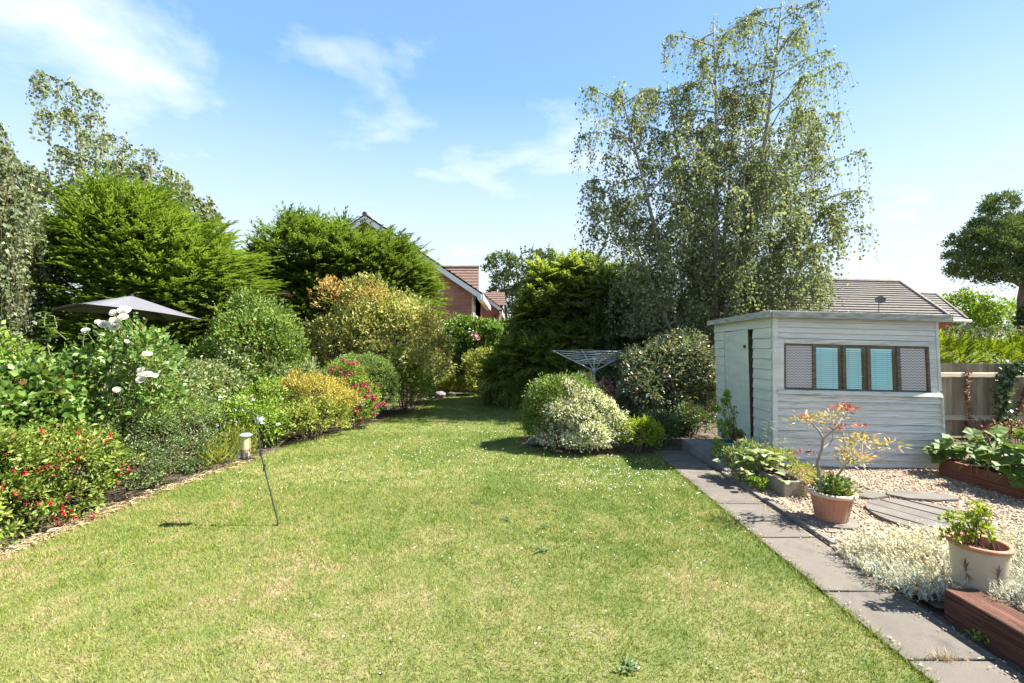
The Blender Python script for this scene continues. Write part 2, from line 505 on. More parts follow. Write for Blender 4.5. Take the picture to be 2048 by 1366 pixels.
M['rail'] = surf('fence_rail_wood', [(0.25, (0.23, 0.195, 0.14)), (0.75, (0.36, 0.31, 0.235))], 3, (1, 7, 7), bump=0.4, rough=0.9)
M['old_wood'] = surf('old_grey_wood', [(0.25, (0.10, 0.085, 0.065)), (0.75, (0.22, 0.20, 0.165))], 3, (8, 8, 1), bump=0.5, rough=0.9, per_object=0.15)
M['sleeper'] = surf('stained_sleeper', [(0.25, (0.085, 0.034, 0.022)), (0.7, (0.18, 0.076, 0.047))], 5, (14, 0.8, 14), bump=1.0, bump_scale=7, rough=0.85,
                    blotch=((0.035, 0.022, 0.017), 4, 0.5, 0.62))
M['redboard'] = surf('red_stained_board', [(0.25, (0.12, 0.043, 0.027)), (0.7, (0.19, 0.075, 0.045))], 3, (9, 1.6, 9), bump=0.5, rough=0.8)
M['terracotta'] = surf('terracotta', [(0.25, (0.34, 0.15, 0.095)), (0.7, (0.46, 0.235, 0.16))], 5, bump=0.25, bump_scale=50, rough=0.85,
                       blotch=((0.52, 0.40, 0.33), 5, 0.52, 0.75))
M['terracotta_rim'] = surf('terracotta_rim', [(0.25, (0.47, 0.33, 0.265)), (0.7, (0.58, 0.45, 0.385))], 6, bump=0.2, bump_scale=60, rough=0.85)
M['glaze'] = surf('cream_glaze', [(0.25, (0.34, 0.275, 0.205)), (0.7, (0.48, 0.405, 0.315))], 4, bump=0.12, rough=0.38, spec=0.5,
                  blotch=((0.42, 0.34, 0.26), 3.5, 0.56, 0.8))
M['pot_rim'] = surf('bare_clay_rim', [(0.25, (0.36, 0.145, 0.075)), (0.7, (0.47, 0.21, 0.12))], 6, bump=0.2, rough=0.7)
M['paint_brown'] = surf('brown_brushwork', [(0.3, (0.10, 0.05, 0.04)), (0.7, (0.2, 0.115, 0.085))], 10, bump=0, rough=0.5)
M['compost'] = surf('compost', [(0.3, (0.025, 0.018, 0.012)), (0.7, (0.075, 0.055, 0.04))], 30, bump=1.0, bump_scale=60, rough=1.0)
M['stone_trough'] = surf('stone_trough', [(0.25, (0.15, 0.13, 0.10)), (0.75, (0.31, 0.275, 0.225))], 9, bump=0.7, bump_scale=60, rough=0.95,
                         blotch=((0.10, 0.105, 0.06), 6, 0.55, 0.72))
M['green_plastic'] = surf('faded_green_plastic', [(0.3, (0.075, 0.21, 0.17)), (0.7, (0.13, 0.285, 0.235))], 6, bump=0.05, rough=0.45, spec=0.4)
M['canvas'] = surf('charcoal_canvas', [(0.3, (0.105, 0.102, 0.12)), (0.7, (0.135, 0.132, 0.15))], 3, bump=0.12, bump_scale=140, rough=0.85)
M['steel'] = surf('galvanised_steel', [(0.3, (0.40, 0.41, 0.41)), (0.7, (0.58, 0.59, 0.58))], 12, bump=0.05, rough=0.4, metallic=0.15)
M['line'] = surf('washing_line', [(0.3, (0.48, 0.5, 0.47)), (0.7, (0.62, 0.63, 0.6))], 12, bump=0, rough=0.6)
M['green_pole'] = surf('dark_green_pole', [(0.3, (0.02, 0.03, 0.022)), (0.7, (0.04, 0.055, 0.04))], 12, bump=0.1, rough=0.5)
M['feeder_cap'] = surf('feeder_green', [(0.3, (0.20, 0.28, 0.25)), (0.7, (0.33, 0.41, 0.37))], 12, bump=0.0, rough=0.4, spec=0.5)
M['seed'] = surf('bird_seed', [(0.35, (0.07, 0.04, 0.02)), (0.5, (0.23, 0.13, 0.065)), (0.7, (0.40, 0.27, 0.15))], 120, bump=0.6, bump_scale=140, rough=0.9)
M['tube'] = surf('cloudy_plastic_tube', [(0.3, (0.38, 0.36, 0.16)), (0.7, (0.5, 0.47, 0.24))], 8, bump=0, rough=0.25, spec=0.5)
M['brick'] = brick_mat('red_brick', (0.38, 0.125, 0.07), (0.29, 0.085, 0.05), (0.34, 0.25, 0.2))
M['brick_far'] = brick_mat('red_brick_far', (0.42, 0.115, 0.07), (0.35, 0.09, 0.055), (0.36, 0.22, 0.18))
M['upvc'] = surf('white_trim', [(0.3, (0.68, 0.68, 0.67)), (0.7, (0.78, 0.78, 0.77))], 3, bump=0, rough=0.4, spec=0.4)
M['tile_red'] = surf('red_brown_tiles', [(0.3, (0.10, 0.06, 0.048)), (0.7, (0.17, 0.105, 0.085))], 7, (1, 1, 1), bump=0.4, rough=0.9, blotch=((0.10, 0.09, 0.06), 3, 0.55, 0.7))
M['tile_grey'] = surf('grey_brown_tiles', [(0.3, (0.10, 0.088, 0.078)), (0.7, (0.16, 0.143, 0.128))], 7, (1, 1, 1), bump=0.4, rough=0.9)
M['tile_edge'] = surf('ridge_tiles', [(0.3, (0.125, 0.108, 0.095)), (0.7, (0.19, 0.168, 0.15))], 5, bump=0.3, rough=0.9)
M['dark_glass'] = surf('dark_glass', [(0.3, (0.03, 0.035, 0.04)), (0.7, (0.05, 0.055, 0.06))], 2, bump=0, rough=0.05, spec=0.8)
M['pale_pane'] = surf('curtained_pane', [(0.3, (0.30, 0.31, 0.32)), (0.7, (0.45, 0.46, 0.46))], 2, bump=0, rough=0.1, spec=0.6)
M['dish'] = surf('grey_dish', [(0.3, (0.11, 0.11, 0.12)), (0.7, (0.17, 0.17, 0.18))], 8, bump=0, rough=0.5)
M['black_pipe'] = surf('black_pipe', [(0.3, (0.015, 0.015, 0.015)), (0.7, (0.03, 0.03, 0.03))], 8, bump=0, rough=0.4)
M['bark'] = surf('brown_bark', [(0.3, (0.055, 0.042, 0.03)), (0.7, (0.16, 0.125, 0.09))], 5, (3, 3, 0.7), bump=0.8, rough=0.95)
M['birch_bark'] = surf('birch_bark', [(0.35, (0.13, 0.115, 0.10)), (0.55, (0.36, 0.33, 0.29)), (0.75, (0.5, 0.47, 0.42))], 3, (1.5, 1.5, 5), bump=0.3, rough=0.8)
M['twig'] = surf('brown_twigs', [(0.3, (0.06, 0.04, 0.028)), (0.7, (0.15, 0.11, 0.075))], 8, bump=0.2, rough=0.9)
M['grey_twig'] = surf('grey_twigs', [(0.3, (0.17, 0.14, 0.115)), (0.7, (0.36, 0.32, 0.28))], 9, bump=0.3, rough=0.85)
M['green_stem'] = surf('green_stems', [(0.3, (0.08, 0.11, 0.03)), (0.7, (0.16, 0.18, 0.06))], 8, bump=0, rough=0.7)
M['pine_bark'] = surf('pine_bark', [(0.3, (0.09, 0.065, 0.05)), (0.7, (0.23, 0.175, 0.14))], 3, (3, 3, 0.6), bump=0.9, rough=0.95)
M['stone'] = surf('rockery_stone', [(0.3, (0.10, 0.095, 0.085)), (0.7, (0.22, 0.21, 0.19))], 6, bump=0.6, rough=0.95)
M['straw'] = leaf_mat('dry_litter', [(0.0, (0.26, 0.18, 0.10)), (0.6, (0.40, 0.31, 0.19)), (1.0, (0.50, 0.42, 0.29))], 0.1, 0.8, gain=1.0)
M['pebble'] = leaf_mat('pebbles', [(0.0, (0.11, 0.07, 0.05)), (0.2, (0.24, 0.16, 0.11)), (0.45, (0.36, 0.26, 0.18)), (0.75, (0.46, 0.36, 0.27)), (1.0, (0.56, 0.50, 0.42))], 0.0, 0.8, patch_amt=0.1, gain=1.0)
# foliage colours
G = lambda r, g, b: (r, g, b)
M['birch_leaf'] = leaf_mat('birch_leaf', [(0.0, G(0.09, 0.122, 0.062)), (0.5, G(0.13, 0.165, 0.085)), (0.85, G(0.18, 0.21, 0.12)), (1.0, G(0.26, 0.28, 0.18))], 0.42, 0.6, 0.18, patch=0.8)
M['leylandii'] = leaf_mat('leylandii_spray', [(0.0, G(0.085, 0.148, 0.022)), (0.5, G(0.130, 0.200, 0.034)), (1.0, G(0.200, 0.262, 0.055))], 0.38, 0.6, 0.2, patch=0.7, patch_amt=0.3, gain=1.15)
M['leylandii_dark'] = leaf_mat('leylandii_spray_darker', [(0.0, G(0.076, 0.134, 0.024)), (0.5, G(0.118, 0.182, 0.035)), (1.0, G(0.18, 0.235, 0.055))], 0.38, 0.6, 0.2, patch=0.7, patch_amt=0.3, gain=1.15)
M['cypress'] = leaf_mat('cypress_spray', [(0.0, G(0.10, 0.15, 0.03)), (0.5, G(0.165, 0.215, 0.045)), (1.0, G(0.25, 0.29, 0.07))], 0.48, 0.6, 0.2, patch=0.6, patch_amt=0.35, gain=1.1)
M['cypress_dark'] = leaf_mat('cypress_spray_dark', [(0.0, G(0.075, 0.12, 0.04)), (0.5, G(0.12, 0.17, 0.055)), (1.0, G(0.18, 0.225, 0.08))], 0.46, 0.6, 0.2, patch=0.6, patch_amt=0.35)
M['gold_hedge'] = leaf_mat('golden_hedge_spray', [(0.0, G(0.12, 0.185, 0.012)), (0.5, G(0.18, 0.25, 0.018)), (1.0, G(0.25, 0.30, 0.03))], 0.3, 0.6, 0.2, gain=1.15)
M['pine'] = leaf_mat('pine_needles', [(0.0, G(0.045, 0.08, 0.028)), (0.5, G(0.08, 0.12, 0.04)), (1.0, G(0.14, 0.18, 0.065))], 0.2, 0.6, 0.2, patch=0.9, patch_amt=0.35)
M['laurel'] = leaf_mat('glossy_mid_green', [(0.0, G(0.065, 0.115, 0.02)), (0.5, G(0.105, 0.165, 0.032)), (1.0, G(0.16, 0.215, 0.055))], 0.35, 0.5, 0.25)
M['ivy'] = leaf_mat('ivy_leaf', [(0.0, G(0.05, 0.105, 0.02)), (0.5, G(0.095, 0.17, 0.03)), (1.0, G(0.17, 0.24, 0.06))], 0.3, 0.35, 0.5)
M['ivy_dark'] = leaf_mat('dark_ivy_leaf', [(0.0, G(0.03, 0.055, 0.02)), (0.6, G(0.055, 0.09, 0.032)), (1.0, G(0.11, 0.14, 0.065))], 0.2, 0.35, 0.5)
M['bright'] = leaf_mat('fresh_green', [(0.0, G(0.085, 0.16, 0.014)), (0.5, G(0.135, 0.22, 0.022)), (1.0, G(0.20, 0.27, 0.045))], 0.35, 0.45, 0.35)
M['lime'] = leaf_mat('lime_green', [(0.0, G(0.14, 0.21, 0.016)), (0.5, G(0.22, 0.29, 0.024)), (1.0, G(0.32, 0.36, 0.05))], 0.35, 0.5, 0.3, gain=1.15)
M['fuchsia'] = leaf_mat('fuchsia_leaf', [(0.0, G(0.075, 0.125, 0.02)), (0.5, G(0.14, 0.20, 0.03)), (1.0, G(0.25, 0.28, 0.065))], 0.35, 0.5, 0.3, gain=1.15)
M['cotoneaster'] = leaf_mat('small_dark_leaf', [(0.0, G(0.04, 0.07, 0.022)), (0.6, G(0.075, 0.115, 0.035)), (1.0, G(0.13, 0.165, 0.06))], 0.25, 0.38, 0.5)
M['greyleaf'] = leaf_mat('greyish_leaf', [(0.0, G(0.085, 0.125, 0.04)), (0.6, G(0.15, 0.195, 0.07)), (1.0, G(0.26, 0.29, 0.14))], 0.3, 0.5, 0.3)
M['rose_leaf'] = leaf_mat('rose_leaf', [(0.0, G(0.055, 0.11, 0.022)), (0.5, G(0.10, 0.17, 0.035)), (1.0, G(0.18, 0.24, 0.075))], 0.3, 0.38, 0.45)
M['variegated_gold'] = leaf_mat('gold_variegated', [(0.0, G(0.09, 0.125, 0.025)), (0.4, G(0.21, 0.24, 0.055)), (0.75, G(0.36, 0.34, 0.10)), (1.0, G(0.50, 0.46, 0.21))], 0.3, 0.45, 0.35, patch=0.9, gain=1.15)
M['orange_leaf'] = leaf_mat('orange_tip_leaf', [(0.0, G(0.24, 0.17, 0.04)), (0.5, G(0.36, 0.21, 0.07)), (1.0, G(0.40, 0.31, 0.11))], 0.3, 0.5, 0.3)
M['spirea'] = leaf_mat('golden_spirea', [(0.0, G(0.20, 0.21, 0.03)), (0.5, G(0.36, 0.32, 0.06)), (1.0, G(0.48, 0.34, 0.09))], 0.3, 0.5, 0.3, gain=1.15)
M['spirea_low'] = leaf_mat('yellow_green_leaf', [(0.0, G(0.11, 0.15, 0.025)), (0.5, G(0.19, 0.23, 0.04)), (1.0, G(0.30, 0.29, 0.07))], 0.3, 0.5, 0.3)
M['clipped'] = leaf_mat('clipped_box_leaf', [(0.0, G(0.085, 0.14, 0.03)), (0.5, G(0.135, 0.195, 0.045)), (1.0, G(0.19, 0.25, 0.07))], 0.25, 0.5, 0.3)
M['white_variegated'] = leaf_mat('white_variegated', [(0.0, G(0.07, 0.11, 0.035)), (0.28, G(0.14, 0.18, 0.06)), (0.4, G(0.48, 0.49, 0.32)), (1.0, G(0.70, 0.69, 0.56))], 0.25, 0.5, 0.3, patch=1.6, patch_amt=0.25, gain=1.15)
M['privet'] = leaf_mat('privet_leaf', [(0.0, G(0.06, 0.115, 0.02)), (0.5, G(0.11, 0.175, 0.03)), (1.0, G(0.20, 0.26, 0.07))], 0.3, 0.45, 0.4)
M['photinia'] = leaf_mat('dull_dark_leaf', [(0.0, G(0.065, 0.09, 0.05)), (0.55, G(0.11, 0.145, 0.08)), (0.85, G(0.14, 0.175, 0.10)), (1.0, G(0.26, 0.16, 0.11))], 0.3, 0.35, 0.5, patch=1.4, gain=1.15)
M['squash'] = leaf_mat('squash_leaf', [(0.0, G(0.07, 0.13, 0.03)), (1.0, G(0.16, 0.24, 0.05))], 0.3, 0.55, 0.25, patch=3.5, patch_amt=0.4, gain=0.85)
M['hosta'] = leaf_mat('hosta_leaf', [(0.0, G(0.22, 0.26, 0.13)), (1.0, G(0.36, 0.40, 0.23))], 0.25, 0.45, 0.4, patch=6, patch_amt=0.4, patch_col=(0.10, 0.17, 0.05))
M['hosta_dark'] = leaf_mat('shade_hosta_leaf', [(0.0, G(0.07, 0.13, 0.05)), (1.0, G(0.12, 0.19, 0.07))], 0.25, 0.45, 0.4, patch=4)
M['acer'] = leaf_mat('pieris_leaf', [(0.0, G(0.20, 0.22, 0.06)), (0.45, G(0.36, 0.33, 0.14)), (0.75, G(0.46, 0.33, 0.18)), (1.0, G(0.46, 0.22, 0.14))], 0.3, 0.5, 0.3, gain=1.15)
M['acer_red'] = leaf_mat('pieris_red_leaf', [(0.0, G(0.20, 0.035, 0.02)), (0.5, G(0.34, 0.09, 0.05)), (1.0, G(0.44, 0.2, 0.1))], 0.25, 0.5, 0.3)
M['silver'] = leaf_mat('silver_leaf', [(0.0, G(0.30, 0.31, 0.25)), (0.5, G(0.46, 0.47, 0.40)), (1.0, G(0.62, 0.62, 0.54))], 0.2, 0.7, 0.2, patch=2.2, patch_amt=0.12, gain=1.0)
M['silver_straw'] = leaf_mat('spent_flower_stems', [(0.0, G(0.40, 0.34, 0.20)), (0.5, G(0.54, 0.47, 0.30)), (1.0, G(0.66, 0.60, 0.45))], 0.2, 0.8, 0.2, gain=1.0)
M['brown_vine'] = leaf_mat('withered_vine', [(0.0, G(0.085, 0.045, 0.028)), (0.5, G(0.16, 0.08, 0.045)), (1.0, G(0.25, 0.135, 0.075))], 0.15, 0.7, 0.2)
M['far_leaf'] = leaf_mat('distant_tree_leaf', [(0.0, G(0.06, 0.09, 0.035)), (0.5, G(0.09, 0.125, 0.045)), (1.0, G(0.135, 0.165, 0.07))], 0.25, 0.5, 0.3, patch=0.4)
M['rose_petal'] = leaf_mat('white_petal', [(0.0, G(0.72, 0.69, 0.60)), (1.0, G(0.80, 0.78, 0.72))], 0.3, 0.6, 0.2, patch_amt=0.05, tint=(1, 1, 0.95), gain=1.0)
M['fuchsia_petal'] = leaf_mat('red_petal', [(0.0, G(0.30, 0.010, 0.018)), (0.7, G(0.42, 0.022, 0.03)), (1.0, G(0.26, 0.018, 0.08))], 0.3, 0.5, 0.3, patch_amt=0.1, tint=(1.2, 0.8, 0.8), gain=1.15)
M['crimson'] = leaf_mat('crimson_petal', [(0.0, G(0.22, 0.016, 0.055)), (0.6, G(0.33, 0.032, 0.085)), (1.0, G(0.42, 0.09, 0.15))], 0.25, 0.5, 0.3, patch_amt=0.1, tint=(1.2, 0.8, 0.9), gain=1.15)
M['pink'] = leaf_mat('pink_petal', [(0.0, G(0.60, 0.16, 0.20)), (1.0, G(0.72, 0.36, 0.40))], 0.25, 0.5, 0.3, patch_amt=0.1, tint=(1.1, 0.9, 0.9), gain=1.15)
M['lilac'] = leaf_mat('lilac_petal', [(0.0, G(0.26, 0.20, 0.42)), (1.0, G(0.40, 0.34, 0.54))], 0.25, 0.5, 0.3, patch_amt=0.1, tint=(1, 1, 1.1))
M['daisy'] = leaf_mat('daisy_petal', [(0.0, G(0.70, 0.71, 0.64)), (1.0, G(0.80, 0.80, 0.78))], 0.2, 0.7, 0.2, patch_amt=0.05, tint=(1, 1, 1), gain=1.0)

# ------------------------------------------------------------------ foliage helpers
def leaves(P, D, A, L, W, fold=0.12, droop=0.12):
    """rhombic leaves folded on the midrib; returns V, F (two triangles each)"""
    n = len(P)
    L = np.broadcast_to(L, (n,))[:, None]; W = np.broadcast_to(W, (n,))[:, None]
    D = unit(D); N = A - (A * D).sum(1, keepdims=True) * D
    N = unit(N); S = np.cross(D, N)
    mid = P + D * L * 0.45
    V = np.stack([P, mid + S * W / 2 + N * W * fold, P + D * L - N * L * droop, mid - S * W / 2 + N * W * fold], 1).reshape(-1, 3)
    b = (np.arange(n) * 4)[:, None]
    F = np.concatenate([b + np.array([[0, 1, 2]]), b + np.array([[0, 2, 3]])], 0)
    return V, F

def blades(P, D, S, L, W):
    n = len(P)
    L = np.broadcast_to(L, (n,))[:, None]; W = np.broadcast_to(W, (n,))[:, None]
    V = np.stack([P - S * W / 2, P + S * W / 2, P + D * L], 1).reshape(-1, 3)
    return V, np.arange(n * 3).reshape(-1, 3)

def frond_template(pairs, ang, w, length=0.42, droop=0.12):
    q = []
    def rh(a, d, l, wd):
        d = np.array(d) / np.linalg.norm(d); s = np.array([-d[1], d[0], 0.0])
        a = np.array(a); m = a + d * l * 0.4
        q.append([a, m + s * wd / 2, a + d * l + np.array([0, 0, -droop * l]), m - s * wd / 2])
    rh((0.0, 0, 0), (1, 0, 0), 1.0, w)
    for i in range(pairs):
        t = 0.12 + 0.74 * i / max(1, pairs - 1)
        l = length * (1.0 - 0.6 * t)
        for s in (-1, 1):
            a = math.radians(ang) * (1 - 0.25 * t)
            rh((t + 0.03 * s, 0, -droop * t * t), (math.cos(a), s * math.sin(a), 0.05 * ((i * 7 + s) % 3 - 1)), l, w * 1.15)
    return np.array(q)          # k,4,3

def fronds(P, D, A, L, tmpl):
    n, k = len(P), len(tmpl)
    D = unit(D); N = unit(A - (A * D).sum(1, keepdims=True) * D); S = np.cross(N, D)
    T = tmpl.reshape(-1, 3)
    L = np.broadcast_to(L, (n,))
    V = P[:, None, :] + L[:, None, None] * (T[None, :, 0:1] * D[:, None, :] + T[None, :, 1:2] * S[:, None, :] + T[None, :, 2:3] * N[:, None, :])
    V = V.reshape(-1, 3)
    b = (np.arange(n * k) * 4)[:, None]
    F = np.concatenate([b + np.array([[0, 1, 2]]), b + np.array([[0, 2, 3]])], 0)
    return V, F

def lumpy(blobs, k=6, f=(.25, .55)):
    out = [(b[0], b[1], b[2], b[3] * .88, b[4] * .88, b[5] * .88) for b in blobs]
    for b in blobs:
        for _ in range(k):
            d = rand_unit(1)[0]; d[2] = abs(d[2]) if d[2] < -.3 else d[2]
            q = random.uniform(*f)
            out.append((b[0] + d[0] * b[3] * .92, b[1] + d[1] * b[4] * .92, b[2] + d[2] * b[5] * .88, b[3] * q, b[4] * q, b[5] * q * .85))
    return out

def blob_points(blobs, n_cl, cl_r, per, zmin=0.03, low=-0.55, shell=(0.70, 1.0), flat=1.0):
    """clumps over a set of ellipsoids, leaves within each clump: points, outward directions, clump centres"""
    B = np.array(blobs, float)
    area = (B[:, 3] * B[:, 4] + B[:, 3] * B[:, 5] + B[:, 4] * B[:, 5])
    idx = rng.choice(len(B), n_cl * 2, p=area / area.sum())
    d = rand_unit(n_cl * 2)
    d[:, 2] = np.where(d[:, 2] < low, -d[:, 2], d[:, 2])
    rr = shell[0] + (shell[1] - shell[0]) * np.sqrt(rng.random(n_cl * 2))
    c = B[idx, :3] + d * B[idx, 3:] * rr[:, None]
    keep = np.ones(len(c), bool)
    for b in B:
        q = (((c - b[:3]) / b[3:]) ** 2).sum(1)
        keep &= ~(q < 0.45)
    keep &= c[:, 2] > zmin
    c, d = c[keep][:n_cl], d[keep][:n_cl]
    m = len(c)
    r = cl_r * (0.5 + 1.1 * rng.random(m) ** 1.5)
    u = rand_unit(m * per)
    k = np.repeat(np.arange(m), per)
    rad = r[k] * rng.random(m * per) ** 0.42
    off = u * rad[:, None]
    off[:, 2] *= flat
    P = c[k] + off
    O = unit(0.75 * u + 0.75 * d[k])
    ok = P[:, 2] > zmin
    return P[ok], O[ok], c

def leaf_cloud(P, O, L, W, up=0.35, rnd=0.8, face=0.4, fold=0.12, droop=0.12):
    n = len(P)
    D = unit(O + np.array([0, 0, up]) + rnd * rand_unit(n))
    A = unit(face * O + np.array([0, 0, 0.5]) + 0.85 * rand_unit(n))
    s = 0.55 + 0.85 * rng.random(n)
    return leaves(P, D, A, L * s, W * s, fold, droop)

def stems_mesh(base, targets, r0=0.012, n=5, spread=0.1, k=4):
    mb = MB()
    base = np.array(base)
    for t in targets:
        b = base + np.array([random.uniform(-spread, spread), random.uniform(-spread, spread), 0])
        t = np.array(t)
        pts, rad = [], []
        bow = np.array([random.uniform(-1, 1), random.uniform(-1, 1), 0]) * 0.08 * np.linalg.norm(t - b)
        for i in range(k + 1):
            s = i / k
            p = b * (1 - s) + t * s
            p[2] = b[2] + (t[2] - b[2]) * (s ** 0.75)
            pts.append(p + bow * math.sin(PI * s)); rad.append(r0 * (1 - 0.75 * s))
        mb.tube(pts, rad, n)
    return mb

def shrub(name, label, loc, blobs, mat, n_cl, cl_r, per, L, W, cat='shrub', group=None, stem=0.012, n_stem=14, stem_mat='twig', part='foliage', base=None, **kw):
    t = thing(name, label, cat, loc, group)
    pk = {k: kw.pop(k) for k in ('zmin', 'low', 'shell', 'flat') if k in kw}
    lump = kw.pop('lump', 5); shoots = kw.pop('shoots', None)
    R_ = np.mean([b[3:] for b in blobs])
    if lump: blobs = lumpy(blobs, lump)
    P, O, c = blob_points(blobs, n_cl, cl_r, per, **pk)
    V, F = leaf_cloud(P, O, L, W, **kw)
    if shoots is None: shoots = 0 if not lump else int(n_cl * .42)
    if shoots:
        k = rng.choice(len(P), shoots); m = 11
        D = unit(O[k] * .8 + np.array([0, 0, .7]) + .3 * rand_unit(shoots))
        ln = R_ * (.10 + .42 * rng.random(shoots) ** 1.6)
        f = np.tile((np.arange(m) + .5) / m, shoots)
        Q = np.repeat(P[k], m, 0) + np.repeat(D * ln[:, None], m, 0) * f[:, None]
        sd = rand_unit(shoots * m)
        V2, F2 = leaves(Q, unit(np.repeat(D, m, 0) * .7 + sd), unit(rand_unit(shoots * m) + np.array([0, 0, .6])), L * .85 * (1.1 - .5 * f), W * .85 * (1.1 - .5 * f))
        F = np.concatenate([F, F2 + len(V)]); V = np.concatenate([V, V2])
    np_obj(part, V, F, M[mat], t)
    if n_stem:
        tg = c[rng.choice(len(c), min(n_stem, len(c)), replace=False)]
        stems_mesh(base or (loc[0], loc[1], loc[2] - 0.05), tg, stem).build('stem', M[stem_mat], t)
    return t, P, O, c

def place(me, name, mat, parent, loc, rot=(0, 0, 0), s=1.0):
    """one object per piece, mesh data shared; loc in world space"""
    if mat is not None and not me.materials:
        me.materials.append(mat)
    o = bpy.data.objects.new(name, me)
    o.location = Vector(loc) - (worldloc(parent) if parent else Vector((0, 0, 0)))
    o.rotation_euler = rot
    o.scale = (s, s, s) if not hasattr(s, '__len__') else s
    return link(o, parent)

def dir_rot(d, spin=0.0):
    return Vector(d).to_track_quat('Z', 'Y').to_euler() if spin == 0 else (Vector(d).to_track_quat('Z', 'Y') @ Vector((0, 0, 1)).rotation_difference(Vector((0, 0, 1)))).to_euler()

# ================================================================== SETTING: ground, lawn, path, beds
def sheet(name, poly, z, mat, kind='structure', label=None):
    o = np_obj(name, [(x, y, z) for x, y in poly], [tuple(range(len(poly)))], mat)
    if kind: o['kind'] = kind
    if label: o['label'] = label
    return o

sheet('ground', [(-400, -60), (400, -60), (400, 900), (-400, 900)], -0.03, M['ground'], label='rough ground reaching beyond the gardens')
sheet('flower_bed', [(-6.2, -1.5), (8.8, -1.5), (8.8, 15), (-6.2, 15)], -0.012, M['soil'], label='dark soil of the borders round the lawn')
LAWN = [(-3.86, -1.2), (-3.80, 2.6), (-3.81, 3.37), (-3.76, 4.0), (-3.75, 4.7), (-3.62, 5.5), (-3.48, 6.4), (-3.36, 7.2), (-3.08, 8.0), (-2.72, 8.72),
        (-2.42, 9.8), (-2.22, 11.0), (-2.1, 12.3), (-1.75, 13.2), (-1.0, 13.3), (-0.45, 12.4), (-0.1, 11.2), (0.35, 10.35), (0.95, 9.6), (0.95, 8.6), (0.5, 7.9),
        (0.16, 7.45), (0.12, 7.15), (0.3, 6.82), (0.62, 6.52), (0.95, 6.34), (1.5, 6.3), (2.03, 6.36), (1.985, 4.0), (1.955, 2.2), (1.92, -1.2)]
sheet('lawn', LAWN, 0.0, M['lawn_soil'], label='mown sunlit lawn with dry straw-coloured patches')

def make_grass():
    parts = []
    def zone(y0, y1, n, h, w):
        P2 = scatter_poly([(-3.95, y0), (2.06, y0), (2.06, y1), (-3.95, y1)], n)
        P2 = P2[in_poly(P2 + rng.normal(size=P2.shape) * 0.025, LAWN)]
        m = len(P2)
        P = np.c_[P2, np.full(m, -0.004)]
        clump = 0.85 + 0.13 * np.sin(P2[:, 0] * 9.1 + 2.1 * np.sin(P2[:, 1] * 5.3)) * np.sin(P2[:, 1] * 7.7 + 1.7 * np.sin(P2[:, 0] * 6.1))
        D = unit(np.c_[rng.normal(size=(m, 2)) * 0.75, np.ones(m)])
        a = rng.random(m) * 2 * PI
        S = np.c_[np.cos(a), np.sin(a), np.zeros(m)]
        parts.append(blades(P, D, S, h * clump * (0.5 + rng.random(m)), w * (0.7 + 0.6 * rng.random(m))))
    zone(1.6, 3.2, 190000, 0.030, 0.0044)
    zone(3.2, 5.0, 165000, 0.032, 0.0058)
    zone(5.0, 8.0, 115000, 0.034, 0.0085)
    zone(8.0, 13.4, 60000, 0.036, 0.014)
    zone(-1.2, 1.6, 30000, 0.030, 0.006)
    # ragged longer tufts along the path and the bed edges
    e = []
    L_ = LAWN + [LAWN[0]]
    for a, b in zip(L_[:-1], L_[1:]):
        n = int(math.dist(a, b) * 260)
        t = rng.random(n)[:, None]
        e.append(np.array(a) * (1 - t) + np.array(b) * t + rng.normal(size=(n, 2)) * 0.02)
    E = np.concatenate(e); E = E[(E[:, 1] > -0.5)]; m = len(E)
    D = unit(np.c_[rng.normal(size=(m, 2)) * 0.8, np.ones(m)]); a = rng.random(m) * 2 * PI
    parts.append(blades(np.c_[E, np.full(m, -0.006)], D, np.c_[np.cos(a), np.sin(a), np.zeros(m)], 0.025 + 0.045 * rng.random(m), 0.006))
    m = 3600; y_ = 0.4 + 6.0 * rng.random(m) ** 1.2; keep = rng.random(m) < .35 + .65 * (np.sin(y_ * 7.3) * np.sin(y_ * 17.1 + 1) > -.1); y_ = y_[keep]; m = len(y_)
    D = unit(np.c_[.5 + .7 * rng.normal(size=m), rng.normal(size=m) * .6, np.ones(m) * .9]); a = rng.random(m) * 2 * PI
    parts.append(blades(np.c_[1.915 + .018 * y_ + rng.normal(size=m) * .012, y_, np.zeros(m)], D, np.c_[np.cos(a), np.sin(a), np.zeros(m)], 0.02 + 0.05 * rng.random(m) ** 1.5, 0.006))
    V = np.concatenate([p[0] for p in parts]); n = len(V) // 3
    o = np_obj('grass', V, np.arange(n * 3).reshape(-1, 3), M['grass'])
    tag(o, 'short grass blades of the lawn, green mixed with straw', 'grass', kind='stuff')
make_grass()

